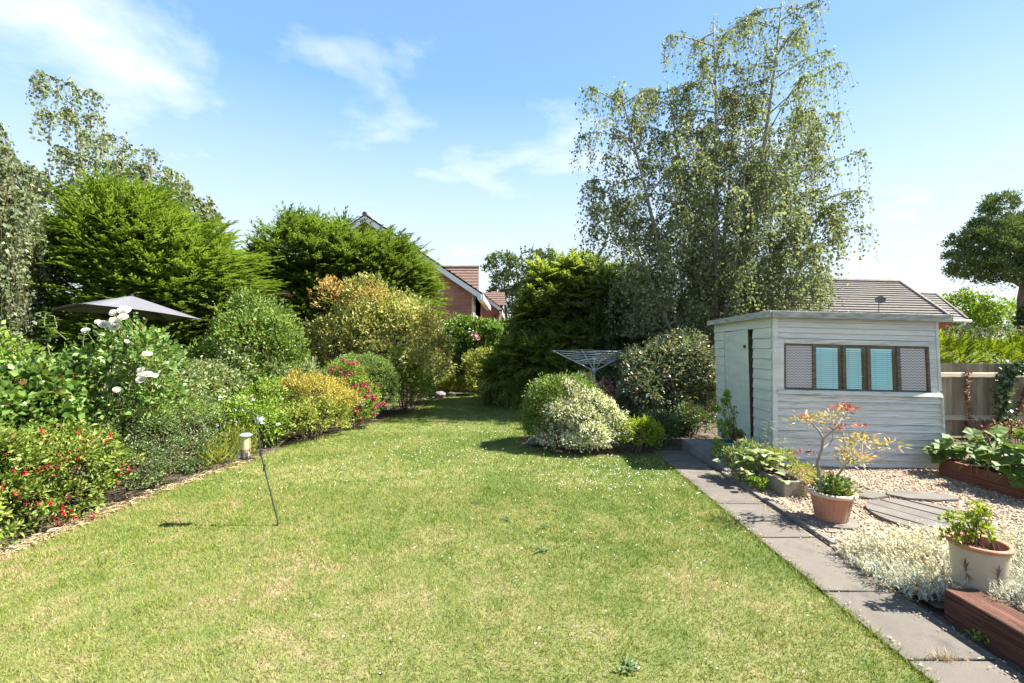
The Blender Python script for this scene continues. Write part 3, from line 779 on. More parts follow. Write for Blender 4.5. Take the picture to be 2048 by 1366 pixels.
def make_daisies():
    pts = []
    for (cx, cy, sx, sy, n) in [(1.15, 5.6, 0.45, 0.7, 330), (-1.0, 7.0, 1.1, 0.8, 330), (-0.6, 6.0, 1.3, 0.6, 120), (-2.4, 5.4, 0.7, 0.8, 90), (0.4, 3.4, 1.6, 0.9, 90), (-1.2, 3.2, 1.3, 1.0, 60), (1.3, 3.6, 0.5, 1.0, 60)]:
        pts.append(rng.normal(size=(n, 2)) * np.array([sx, sy]) + np.array([cx, cy]))
    P2 = np.concatenate(pts); P2 = P2[in_poly(P2, LAWN)]
    V, F = [], []
    for (x, y) in P2:
        r = random.uniform(0.005, 0.009) * (1.0 if y > 4.5 else .7); z = random.uniform(0.028, 0.045); b = len(V)
        tx, ty = random.uniform(-.3, .3), random.uniform(-.3, .3)
        for k in range(6):
            a = k * PI / 3
            V.append((x + r * math.cos(a), y + r * math.sin(a), z + r * (tx * math.cos(a) + ty * math.sin(a))))
        F.append(tuple(range(b, b + 6)))
    o = np_obj('daisies', V, F, M['daisy'])
    tag(o, 'tiny white daisies and clover heads dotted over the lawn', 'flowers', kind='stuff')
make_daisies()

def rosette(label, x, y, s):
    t = thing('plantain_weed', label, 'weed', (x, y, 0))
    n = 16
    a = rng.random(n) * 2 * PI
    D = np.c_[np.cos(a), np.sin(a), 0.12 + 0.25 * rng.random(n)]
    V, F = leaves(np.tile([x, y, 0.012], (n, 1)) + rng.normal(size=(n, 3)) * np.array([s * .25, s * .25, 0.004]), D, np.tile([0, 0, 1.0], (n, 1)), s * (0.7 + 0.6 * rng.random(n)), s * 0.28)
    np_obj('leaves', V, F, M['cotoneaster'], t)
for lab, x, y, s in [('dark plantain rosette at the bottom edge of the lawn', 0.56, 2.22, 0.06), ('plantain rosette in the middle of the lawn', 0.23, 3.46, 0.06),
                     ('small plantain rosette just beyond the mid-lawn one, nearer the path', 0.27, 3.9, 0.05), ('plantain rosette left of the others in mid lawn', -0.05, 4.05, 0.05), ('farthest small plantain rosette, left in mid lawn', -0.36, 4.5, 0.05)]:
    rosette(lab, x, y, s)

# path of concrete slabs
path = thing('garden_path', None, None, (2.2, 3, 0)); path['kind'] = 'structure'; path['label'] = 'straight concrete slab path beside the lawn'
def path_x(y, side):
    return (1.925 + 0.018 * y) if side == 0 else (2.395 + 0.018 * y)
ys = [-1.0, -0.1, 0.72, 1.49, 2.27, 2.90, 3.69, 4.46, 5.31, 6.0, 6.62]
for i, (a, b) in enumerate(zip(ys[:-1], ys[1:])):
    g = 0.006
    mb = MB(); a += g; b -= g
    dz = [random.uniform(-0.005, 0.007) for _ in range(4)]
    z = 0.012
    mb.hexa([(path_x(a, 0), a, -0.05), (path_x(a, 1), a, -0.05), (path_x(b, 1), b, -0.05), (path_x(b, 0), b, -0.05),
             (path_x(a, 0), a, z + dz[0]), (path_x(a, 1), a, z + dz[1]), (path_x(b, 1), b, z + dz[2]), (path_x(b, 0), b, z + dz[3])])
    bevel(mb.build('slab', M['concrete'], path), 0.006)
mb = MB(); mb.box(1.93, 2.5, -1.0, 6.62, -0.03, -0.004); mb.build('slab_bedding', M['soil'], path)
# sunken edging between path and gravel
for a, b in zip([3.55, 4.05, 4.55, 5.05], [4.04, 4.54, 5.04, 5.5]):
    x0, x1 = path_x(a, 1) + 0.03, path_x(b, 1) + 0.03
    h = 0.035 + random.uniform(-.006, .008)
    bevel(MB().hexa([(x0, a, -.05), (x0 + .05, a, -.05), (x1 + .05, b, -.05), (x1, b, -.05), (x0, a, h), (x0 + .05, a, h), (x1 + .05, b, h), (x1, b, h)]).build('edging_stone', M['kerb'], path), 0.008)

def path_grit():
    n = 900
    y = 0.5 + 5.6 * rng.random(n)
    x = np.where(rng.random(n) < .7, 2.39 + .018 * y - np.abs(rng.normal(size=n)) * .05, 1.94 + .018 * y + np.abs(rng.normal(size=n)) * .03)
    a = rng.random(n) * 2 * PI
    V, F = leaves(np.c_[x, y, np.full(n, .024)], np.c_[np.cos(a), np.sin(a), .1 * np.ones(n)], np.tile([0, 0, 1.], (n, 1)) + .4 * rand_unit(n), .006 + .016 * rng.random(n), .004 + .008 * rng.random(n))
    tag(np_obj('path_litter', V, F, M['straw']), 'crumbs of grit and dead leaf along the path edges', 'litter', kind='stuff')
    m = 700
    yj = np.array(ys[3:-1])[rng.integers(0, len(ys) - 4, m)]
    x = 1.95 + .02 * yj + .44 * rng.random(m) ** 1.3
    keep = (np.sin(x * 31 + yj * 17) > .1); x, yj = x[keep], yj[keep]; m = len(x)
    a = rng.random(m) * 2 * PI
    V, F = blades(np.c_[x, yj + rng.normal(size=m) * .006, np.full(m, .002)], unit(np.c_[rng.normal(size=(m, 2)) * .9, np.ones(m)]), np.c_[np.cos(a), np.sin(a), np.zeros(m)], .012 + .018 * rng.random(m), .006)
    tag(np_obj('joint_moss', V, F, M['cotoneaster']), 'moss and weed seedlings in the slab joints', 'moss', kind='stuff')
path_grit()

# raised concrete ramp to the shed door
t = thing('concrete_ramp', 'raised rough concrete ramp beside the shed door', 'ramp', (2.9, 6.1, 0))
mb = MB()
N = 8
for i in range(N):
    y0 = 5.52 + (6.72 - 5.52) * i / N; y1 = 5.52 + (6.72 - 5.52) * (i + 1) / N
    h0 = 0.035 + 0.125 * i / N; h1 = 0.035 + 0.125 * (i + 1) / N
    x0 = 2.60 - 0.085 * i / N; x1 = 2.60 - 0.085 * (i + 1) / N
    mb.hexa([(x0, y0, -.04), (3.32, y0, -.04), (3.33, y1, -.04), (x1, y1, -.04), (x0, y0, h0), (3.32, y0, h0), (3.33, y1, h1), (x1, y1, h1)])
mb.build('slab', M['ramp'], t)

# gravel yard
GRAVEL = [(2.46, 3.3), (2.56, 5.55), (3.30, 5.62), (3.35, 5.85), (5.5, 5.75), (5.12, 5.3), (5.08, 4.4), (5.0, 3.2), (4.2, 2.6), (3.0, 3.2)]
sheet('gravel_bed', GRAVEL, 0.016, M['gravel_bed'], label='fine sandy base of the gravel yard before the shed')
def make_gravel():
    P2 = scatter_poly(GRAVEL, 12500)
    n = len(P2)
    oct_ = np.array([(1, 0, 0), (0, 1, 0), (-1, 0, 0), (0, -1, 0), (0, 0, 1), (0, 0, -1)], float)
    f = np.array([(0, 1, 4), (1, 2, 4), (2, 3, 4), (3, 0, 4), (1, 0, 5), (2, 1, 5), (3, 2, 5), (0, 3, 5)])
    s = 0.005 + 0.009 * rng.random(n) ** 1.6
    sc3 = np.c_[s * (0.8 + .6 * rng.random(n)), s * (0.8 + .6 * rng.random(n)), s * (0.45 + 0.3 * rng.random(n))]
    a = rng.random(n) * 2 * PI
    T = oct_[None] * sc3[:, None, :] * (0.8 + 0.4 * rng.random((n, 6, 1)))
    X = T[..., 0] * np.cos(a)[:, None] - T[..., 1] * np.sin(a)[:, None]
    Y = T[..., 0] * np.sin(a)[:, None] + T[..., 1] * np.cos(a)[:, None]
    V = np.stack([X + P2[:, :1], Y + P2[:, 1:], T[..., 2] + 0.018 + 0.010 * rng.random((n, 1))], -1).reshape(-1, 3)
    F = (np.arange(n)[:, None, None] * 6 + f[None]).reshape(-1, 3)
    tag(np_obj('gravel', V, F, M['pebble']), 'loose beige and pink pea gravel before the shed', 'gravel', kind='stuff')
make_gravel()

# circular flagstone feature: five slabs cut from one disc, split by slanting joints
fl = thing('paving_circle', None, None, (3.72, 4.06, 0.02)); fl['kind'] = 'structure'; fl['label'] = 'round paving circle of cut flagstones set in gravel'
def disc_piece(c, r, cuts, z0, z1):
    """clip a 48-gon by half planes (nx, ny, d): keep nx*x+ny*y<=d"""
    poly = [(r * math.cos(2 * PI * k / 48), r * math.sin(2 * PI * k / 48)) for k in range(48)]
    for nx, ny, d in cuts:
        out = []
        for i, p in enumerate(poly):
            q = poly[(i + 1) % len(poly)]
            sp, sq = nx * p[0] + ny * p[1] - d, nx * q[0] + ny * q[1] - d
            if sp <= 0: out.append(p)
            if (sp < 0) != (sq < 0):
                k = sp / (sp - sq); out.append((p[0] + (q[0] - p[0]) * k, p[1] + (q[1] - p[1]) * k))
        poly = out
        if len(poly) < 3: return None
    return MB().prism([(c[0] + x, c[1] + y) for x, y in poly], z0, z1)
ja = math.radians(118); nx, ny = math.cos(ja - PI / 2), math.sin(ja - PI / 2)
ds = [-0.60, -0.30, -0.09, 0.12, 0.33, 0.62]
fa = (math.cos(math.radians(200)), math.sin(math.radians(200)))
for i in range(5):
    g = 0.014
    p = disc_piece((3.72, 4.06), 0.45, [(nx, ny, ds[i + 1] - g), (-nx, -ny, -ds[i] - g)] + ([(-0.35, -0.94, 0.23)] if i > 1 else []), -0.01, 0.045 + random.uniform(-.004, .004))
    if p: bevel(p.build('flagstone', M['flag'], fl), 0.005)
p = disc_piece((3.72, 4.06), 0.45, [(0.35, 0.94, -0.25), (-nx, -ny, 0.09 - g)], -0.01, 0.042)
bevel(p.build('flagstone', M['flag'], fl), 0.005)
def flag_blob(label, cx, cy, pts):
    o = bevel(MB().prism([(cx + x, cy + y) for x, y in pts], -0.01, 0.044).build('flagstone', M['flag']), 0.006)
    tag(o, label, 'flagstone')
flag_blob('irregular flagstone beside the terracotta pot', 3.58, 4.70, [(-.28, .10), (-.30, .0), (0.0, -.17), (.22, -.10), (.20, .02), (-.1, .18)])
flag_blob('rounded pale flagstone behind the paving circle', 4.15, 4.62, [(-.32, .03), (-.22, -.08), (.02, -.14), (.27, -.12), (.34, -.02), (.2, .1), (-.1, .14), (-.26, .12)])

# ================================================================== SHED
# the shed is racked with age: its eight corners are not square
K = {(0, 0, 0): (3.335, 5.80, 0.0), (1, 0, 0): (5.36, 5.66, 0.0), (0, 1, 0): (3.335, 5.80, 1.925), (1, 1, 0): (5.265, 5.66, 1.865),
     (0, 0, 1): (3.43, 7.55, 0.02), (1, 0, 1): (5.45, 7.42, 0.02), (0, 1, 1): (3.365, 7.55, 1.885), (1, 1, 1): (5.37, 7.42, 1.83)}
def sm(u, v, w, off=(0, 0, 0)):
    p = Vector((0, 0, 0))
    for (a, b, c), q in K.items():
        p += Vector(q) * ((u if a else 1 - u) * (v if b else 1 - v) * (w if c else 1 - w))
    return p + Vector(off)
shed = thing('garden_shed', 'pale blue-green timber shed with flaking paint, window strip and slanting frame', 'shed', (4.35, 6.6, 0))
def front_piece(u0, u1, v0, v1, tb, tt, back=0.0, mat='shed_upper', name='board', par=None, skew=0.0):
    """piece on the front wall; tb / tt: how far its bottom / top edge stands proud"""
    mb = MB()
    mb.hexa([sm(u0, v0, 0, (0, -tb, 0)), sm(u1, v0 + skew, 0, (0, -tb, 0)), sm(u1, v0 + skew, 0, (0, -back, 0)), sm(u0, v0, 0, (0, -back, 0)),
             sm(u0, v1, 0, (0, -tt, 0)), sm(u1, v1 + skew, 0, (0, -tt, 0)), sm(u1, v1 + skew, 0, (0, -back, 0)), sm(u0, v1, 0, (0, -back, 0))])
    return mb.build(name, M[mat], par or shed)
def side_piece(w0, w1, v0, v1, tb, tt, mat='shed_side', name='board', back=0.0, par=None):
    mb = MB()
    mb.hexa([sm(0, v0, w1, (-tb, 0, 0)), sm(0, v0, w0, (-tb, 0, 0)), sm(0, v0, w0, (-back, 0, 0)), sm(0, v0, w1, (-back, 0, 0)),
             sm(0, v1, w1, (-tt, 0, 0)), sm(0, v1, w0, (-tt, 0, 0)), sm(0, v1, w0, (-back, 0, 0)), sm(0, v1, w1, (-back, 0, 0))])
    return mb.build(name, M[mat], par or shed)
# front boards: ten below the sill, four above the window
nb = 10
for i in range(nb):
    v0, v1 = 0.012 + 0.475 * i / nb, 0.012 + 0.475 * (i + 1) / nb
    j = random.uniform(-0.0015, 0.0015)
    front_piece(0.018, 0.995, v0 + 0.002, v1, 0.034 + random.uniform(-.003, .008), 0.010, mat='shed_lower', skew=j)
top0 = 0.855
for i in range(4):
    v0, v1 = top0 + 0.145 * i / 4, top0 + 0.145 * (i + 1) / 4
    front_piece(0.018, 0.985, v0 + 0.0015, v1, 0.028, 0.013, mat='shed_upper')
# boards either side of the window
front_piece(0.018, 0.058, 0.49, 0.853, 0.022, 0.022, name='window_trim', mat='shed_upper')
front_piece(0.945, 0.985, 0.49, 0.853, 0.022, 0.022, name='window_trim', mat='shed_lower')
front_piece(0.060, 0.943, 0.822, 0.853, 0.024, 0.024, name='window_trim', mat='shed_lower')
front_piece(0.012, 0.998, 0.490, 0.516, 0.062, 0.045, name='window_sill', mat='shed_lower')
front_piece(-0.012, 0.0165, 0.004, 0.998, 0.034, 0.034, name='corner_post', mat='shed_upper')
front_piece(0.9865, 1.004, 0.53, 0.998, 0.030, 0.030, name='corner_post', mat='shed_upper')
front_piece(0.9962, 1.006, 0.004, 0.488, 0.046, 0.046, name='corner_post', mat='shed_lower')
# dark gap and bottom rail
front_piece(0.01, 0.995, -0.006, 0.011, 0.014, 0.014, name='bottom_rail', mat='bare_wood')
# window: five openings divided by bare mullions
WV0, WV1 = 0.517, 0.820
edges = [0.066, 0.248, 0.432, 0.582, 0.762, 0.937]
win = shed
for i, e in enumerate(edges):
    wd = 0.010 if i in (1, 2, 3, 4) else 0.006
    front_piece(e - wd, e + wd, WV0, WV1, 0.018, 0.018, back=-0.035, name='mullion', mat='bare_wood')
front_piece(0.074, 0.929, WV1 - 0.012, WV1 - 0.0005, 0.012, 0.012, back=-0.035, name='window_head', mat='bare_wood')
front_piece(0.074, 0.929, WV0 + 0.0005, WV0 + 0.010, 0.014, 0.014, back=-0.035, name='window_bead', mat='bare_wood')
pane_spans = [(edges[i] + 0.0105, edges[i + 1] - 0.0105) for i in range(5)]
for i, (a, b) in enumerate(pane_spans):
    pat = i in (0, 4)
    mb = MB()
    y = -0.002
    mb.add([sm(a, WV0 + .011, 0, (0, y, 0)), sm(b, WV0 + .011, 0, (0, y, 0)), sm(b, WV1 - .013, 0, (0, y, 0)), sm(a, WV1 - .013, 0, (0, y, 0))], [(0, 1, 2, 3)])
    o = mb.build('pane', M['pattern_glass'] if pat else M['glass'], shed)
    o['label'] = 'patterned privacy glass pane' if pat else 'clear glass pane before a turquoise blind'
# side wall boards (left wall, seen with the door)
DW0, DW1 = 0.285, 0.79      # door span along the depth
nbs = 14
for i in range(nbs):
    v0, v1 = 0.01 + 0.985 * i / nbs, 0.01 + 0.985 * (i + 1) / nbs
    if v1 < 0.93:
        side_piece(0.012, DW0 - 0.004, v0 + .002, v1, 0.026, 0.012)
        side_piece(DW1 + 0.004, 0.995, v0 + .002, v1, 0.026, 0.012)
    else:
        side_piece(0.012, 0.995, v0 + .002, v1, 0.026, 0.012)
# door: vertical planks, warped open a little at the near edge
door = bpy.data.objects.new('door', None); door.location = sm(0, 0, 0.5) - worldloc(shed); link(door, shed)
npk = 6
for i in range(npk):
    a = DW0 + 0.035 + (DW1 - DW0 - 0.04) * i / npk; b = DW0 + 0.035 + (DW1 - DW0 - 0.04) * (i + 1) / npk - .0045
    wp = 0.045 * (1 - i / npk)
    wp2 = 0.045 * (1 - (i + 1) / npk)
    mb = MB()
    v0, v1 = 0.03, 0.918 + 0.006 * (1 - i / npk)
    mb.hexa([sm(0, v0, b, (-.022 - wp2 * .4, 0, 0)), sm(0, v0, a, (-.022 - wp * .4, -.0, 0)), sm(0, v0, a, (.0 - wp * .4, 0, 0)), sm(0, v0, b, (.0 - wp2 * .4, 0, 0)),
             sm(0, v1, b, (-.022 - wp2, .003, 0)), sm(0, v1, a, (-.022 - wp, .003, 0)), sm(0, v1, a, (.0 - wp, .003, 0)), sm(0, v1, b, (.0 - wp2, .003, 0))])
    bevel(mb.build('plank', M['door_paint'], door), 0.004, 1)
mb = MB(); p = sm(0, 0.80, DW0 + 0.07, (-0.07, 0, 0)); mb.box(p.x - .01, p.x + .016, p.y - .02, p.y + .02, p.z - .02, p.z + .02); mb.build('latch', M['iron'], door)
# back, right wall, floor
mb = MB()
mb.hexa([sm(0.01, 0, 0.985), sm(0.99, 0, 0.985), sm(0.99, 0, 1), sm(0.01, 0, 1), sm(0.01, 1, 0.985), sm(0.99, 1, 0.985), sm(0.99, 1, 1), sm(0.01, 1, 1)])
mb.build('back_wall', M['shed_side'], shed)
for i in range(nbs):
    v0, v1 = 0.01 + 0.985 * i / nbs, 0.01 + 0.985 * (i + 1) / nbs
    mb = MB()
    mb.hexa([sm(1, v0 + .002, .006), sm(1, v0 + .002, .006, (.026, 0, 0)), sm(1, v0 + .002, .984, (.026, 0, 0)), sm(1, v0 + .002, .984), sm(1, v1, .006), sm(1, v1, .006, (.012, 0, 0)), sm(1, v1, .984, (.012, 0, 0)), sm(1, v1, .984)])
    mb.build('board', M['shed_side'], shed)
mb = MB(); mb.hexa([sm(.01, .03, .01), sm(.99, .03, .01), sm(.99, .03, .98), sm(.01, .03, .98), sm(.01, .045, .01), sm(.99, .045, .01), sm(.99, .045, .98), sm(.01, .045, .98)])
mb.build('floor', M['shed_inside'], shed)
# roof: felt over boards, weathered fascias
rf = MB()
U0, U1, W0, W1 = -0.035, 1.055, -0.045, 1.05
rf.hexa([sm(U0, 1.004, W0), sm(U1, 1.004, W0), sm(U1, 1.004, W1), sm(U0, 1.004, W1), sm(U0, 1.028, W0), sm(U1, 1.028, W0), sm(U1, 1.028, W1), sm(U0, 1.028, W1)])
roof = rf.build('roof', M['felt'], shed)
mb = MB()
mb.hexa([sm(U0, 0.988, W0, (0, -.024, 0)), sm(U1, 0.988, W0, (0, -.024, 0)), sm(U1, 0.988, W0, (0, -.002, 0)), sm(U0, 0.988, W0, (0, -.002, 0)),
         sm(U0, 1.031, W0, (0, -.024, 0)), sm(U1, 1.034, W0, (0, -.024, 0)), sm(U1, 1.034, W0, (0, -.002, 0)), sm(U0, 1.031, W0, (0, -.002, 0))])
bevel(mb.build('fascia', M['fascia'], shed), 0.004)
mb = MB()
mb.hexa([sm(U0, 0.99, W1, (-.024, 0, 0)), sm(U0, 0.99, W0, (-.024, -.022, 0)), sm(U0, 0.99, W0, (-.002, -.003, 0)), sm(U0, 0.99, W1, (-.002, 0, 0)),
         sm(U0, 1.029, W1, (-.024, 0, 0)), sm(U0, 1.0335, W0, (-.024, -.022, 0)), sm(U0, 1.0335, W0, (-.002, -.003, 0)), sm(U0, 1.029, W1, (-.002, 0, 0))])
bevel(mb.build('fascia', M['fascia'], shed), 0.004)
mb = MB()
mb.hexa([sm(U1, 0.99, W0, (.002, -.003, 0)), sm(U1, 0.99, W0, (.024, -.022, 0)), sm(U1, 0.99, W1, (.024, 0, 0)), sm(U1, 0.99, W1, (.002, 0, 0)),
         sm(U1, 1.0335, W0, (.002, -.003, 0)), sm(U1, 1.0335, W0, (.024, -.022, 0)), sm(U1, 1.029, W1, (.024, 0, 0)), sm(U1, 1.029, W1, (.002, 0, 0))])
bevel(mb.build('fascia', M['fascia'], shed), 0.004)

# venetian blinds behind the three clear panes
blind_lab = ['turquoise slatted blind in the pane nearest the shed door', 'turquoise slatted blind in the narrow middle pane', 'turquoise slatted blind nearest the far patterned pane']
for bi, pi_ in enumerate((1, 2, 3)):
    a, b = pane_spans[pi_]
    if bi == 1: a, b = a + 0.002, b - 0.028
    else: a, b = a + 0.004, b - 0.022
    c = sm((a + b) / 2, WV0, 0, (0, .05, 0))
    bl = thing('venetian_blind', blind_lab[bi], 'blind', c, 'blinds in the shed window')
    ns = 20
    for i in range(ns):
        v = WV0 + 0.016 + (WV1 - WV0 - 0.045) * i / (ns - 1)
        p0 = sm(a, v, 0, (0, .012, 0)); p1 = sm(b, v, 0, (0, .012, 0))
        hh, dd = 0.0102, 0.0065
        MB().add([p0 + Vector((0, -dd, -hh)), p1 + Vector((0, -dd, -hh)), p1 + Vector((0, -.001, 0.001)), p0 + Vector((0, -.001, 0.001)), p1 + Vector((0, dd, hh)), p0 + Vector((0, dd, hh))],
                 [(0, 1, 2, 3), (3, 2, 4, 5)]).build('slat', M['blind'], bl)
    mb = MB(); q0, q1 = sm(a, WV1 - .027, 0, (0, .014, 0)), sm(b, WV1 - .027, 0, (0, .014, 0))
    mb.tube([q0, q1], 0.011, 6); mb.build('head_rail', M['blind'], bl)
    mb = MB()
    for f in (0.22, 0.78):
        mb.tube([sm(a + (b - a) * f, WV0 + .012, 0, (0, .003, 0)), sm(a + (b - a) * f, WV1 - .03, 0, (0, .003, 0))], 0.0016, 4)
    mb.build('cord', M['line'], bl)

# ================================================================== RIGHT FENCE AND BED
FY = 7.62
fence = thing('close_board_fence', 'weathered vertical board fence behind the shed and leafy bed', 'fence', (7.6, FY, 0))
x = 5.62
while x < 11.2:
    w = random.uniform(0.094, 0.108); top = 1.235 - 0.008 * (x - 7) + random.uniform(-.006, .006)
    mb = MB(); tw = random.uniform(-.003, .003)
    mb.hexa([(x, FY - .004, 0.02), (x + w + .012, FY - .016 + tw, 0.02), (x + w + .012, FY - .006 + tw, 0.02), (x, FY + .004, 0.02), (x, FY - .004, top), (x + w + .012, FY - .016, top), (x + w + .012, FY - .006, top), (x, FY + .004, top)])
    mb.build('board', M['fence'], fence); x += w
for z in (1.045, 0.33):
    mb = MB(); mb.hexa([(5.6, FY - .075, z - .03), (11.2, FY - .075, z - .045), (11.2, FY - .019, z - .045), (5.6, FY - .019, z - .03), (5.6, FY - .055, z + .03), (11.2, FY - .055, z + .015), (11.2, FY - .019, z + .03), (5.6, FY - .019, z + .045)])
    mb.build('rail', M['rail'], fence)
for px in (6.3, 9.3):
    MB().box(px - .05, px + .05, FY + .006, FY + .1, 0, 1.2).build('post', M['fence'], fence)

def climber(name, label, path_pts, width, n, mat, L, W, y, dense=0.05, cat='climber', stem_mat='twig'):
    t = thing(name, label, cat, (path_pts[0][0], y, max(0, path_pts[0][1])))
    pp = np.array(path_pts, float); wd = np.array(width, float)
    k = rng.random(n) * (len(pp) - 1); i = np.minimum(k.astype(int), len(pp) - 2); f = (k - i)[:, None]
    q = pp[i] * (1 - f) + pp[i + 1] * f; w = wd[i] * (1 - f[:, 0]) + wd[i + 1] * f[:, 0]
    P = np.c_[q[:, 0] + rng.normal(size=n) * w * 0.5, y - np.abs(rng.normal(size=n)) * dense - .02, q[:, 1] + rng.normal(size=n) * w * 0.3]
    O = np.tile([0, -1.0, 0.1], (n, 1))
    V, F = leaf_cloud(P, O, L, W, up=-0.4, rnd=0.9, face=0.9)
    np_obj('leaves', V, F, M[mat], t)
    MB().tube([(a, y - .03, b) for a, b in path_pts], 0.009, 5).build('stem', M[stem_mat], t)
    return t
climber('ivy', 'dark ivy climbing the board fence, bushy at the top', [(8.15, 0.1), (8.1, 0.4), (8.05, 0.8), (8.2, 1.12), (8.35, 1.22)], [0.14, 0.13, 0.13, 0.22, 0.16], 800, 'ivy_dark', 0.065, 0.06, FY - .05, 0.07)
climber('withered_vine', 'brown withered vine on the fence nearest the shed', [(7.52, 0.05), (7.6, 0.45), (7.52, 0.8), (7.56, 1.15)], [0.08, 0.05, 0.05, 0.03], 330, 'brown_vine', 0.035, 0.03, FY - .02, 0.03)
climber('withered_vine', 'orange-brown withered vine on the fence beyond the ivy', [(8.3, 0.1), (8.42, 0.5), (8.55, 0.9)], [0.07, 0.05, 0.04], 260, 'brown_vine', 0.035, 0.03, FY - .02, 0.03)
climber('withered_vine', 'dark red-brown tangle of dead stems at the fence foot', [(7.6, 0.12), (7.9, 0.2), (8.25, 0.22)], [0.25, 0.3, 0.25], 900, 'brown_vine', 0.04, 0.025, FY - .12, 0.12)

# red-stained raised bed
bed = thing('raised_bed', 'red-stained timber raised bed edge under the big-leaved plants', 'planter', (5.2, 4.8, 0))
bevel(MB().box(5.08, 5.13, 3.0, 5.42, -0.02, 0.105).build('board', M['redboard'], bed), 0.005)
bevel(MB().box(5.083, 5.128, 3.02, 5.42, 0.108, 0.215).build('board', M['redboard'], bed), 0.005)
bevel(MB().box(5.132, 8.5, 5.36, 5.41, -0.02, 0.21).build('board', M['redboard'], bed), 0.005)
MB().box(5.132, 8.5, 3.0, 5.358, -0.02, 0.17).build('soil', M['compost'], bed)

def lobed_leaf(name, n=12, lobes=5, cup=0.18, depth=0.22):
    V = [(0, 0, 0)]
    for k in range(n * 2):
        a = 2 * PI * k / (n * 2)
        r = (1 - depth * (0.5 + 0.5 * math.cos(lobes * a + PI))) * (0.42 if abs(a - 0) < 0.1 else 1.0)
        if k == 0: r = 0.25
        V.append((r * -math.cos(a), r * math.sin(a), cup * (r * r) * (0.6 + 0.5 * math.cos(2 * a)) - 0.10 * r * abs(math.sin(lobes * a / 2))))
    F = [(0, k + 1, (k + 1) % (n * 2) + 1) for k in range(n * 2)]
    return mesh_data(name, np.array(V) * 0.5, F)
def oval_leaf(name, asp=0.62, cup=0.12, bend=0.35):
    V, F = [], []
    ts = [0, .18, .42, .68, .88, 1.0]; ws = [0.02, .62, 1.0, .82, .42, 0.0]
    for t_, w_ in zip(ts, ws):
        z = 0.35 * math.sin(t_ * 1.6) * (1 - bend * t_) - bend * 0.6 * t_ * t_
        for s in (-1, 0, 1):
            V.append((t_, s * w_ * asp / 2, z + (abs(s) * cup * w_)))
    for i in range(5):
        for j in range(2):
            a = i * 3 + j
            F.append((a, a + 1, a + 4, a + 3))
    return mesh_data(name, V, F, True)

sq = thing('squash_plant', 'leafy squash plants with broad lobed leaves filling the raised bed', 'plant', (5.9, 4.9, 0.17))
lm = [lobed_leaf('leaf', depth=d, cup=c) for d, c in ((0.2, 0.2), (0.3, 0.1), (0.24, -0.12))]
for me in lm: me.materials.append(M['squash'])
stm = MB()
for i in range(290):
    x = 5.02 + 1.75 * random.random() ** 1.15; y = random.uniform(4.25, 5.55)
    hump = 0.20 + 0.26 * math.exp(-((x - 6.2) / 0.75) ** 2) + 0.05 * math.sin(x * 9 + y * 5)
    z = 0.20 + hump * random.uniform(0.35, 1.0) - (0.09 * random.random() if x < 5.2 else 0)
    tilt = Vector((random.uniform(-.7, .5) - 0.25, random.uniform(-.9, .3) - 0.3, 1.0)).normalized()
    e = tilt.to_track_quat('Z', 'Y').to_euler()
    place(random.choice(lm), 'leaf', None, sq, (x, y, z), (e.x, e.y, e.z + random.uniform(-2.5, 2.5)), random.uniform(0.11, 0.21))
    stm.tube([(x + random.uniform(-.06, .15), y + random.uniform(-.05, .15), 0.15), (x + random.uniform(-.03, .03), y, z - .06), (x, y, z)], [0.006, 0.005, 0.004], 4)
stm.build('stem', M['green_stem'], sq)['kind'] = 'stuff'

# timber sleeper at the path
t = bevel(MB().box(2.50, 2.69, -0.9, 2.64, -0.03, 0.172).build('timber_sleeper', M['sleeper']), 0.012, 3)
tag(t, 'dark red-stained timber sleeper edging the silver plants by the path', 'sleeper')

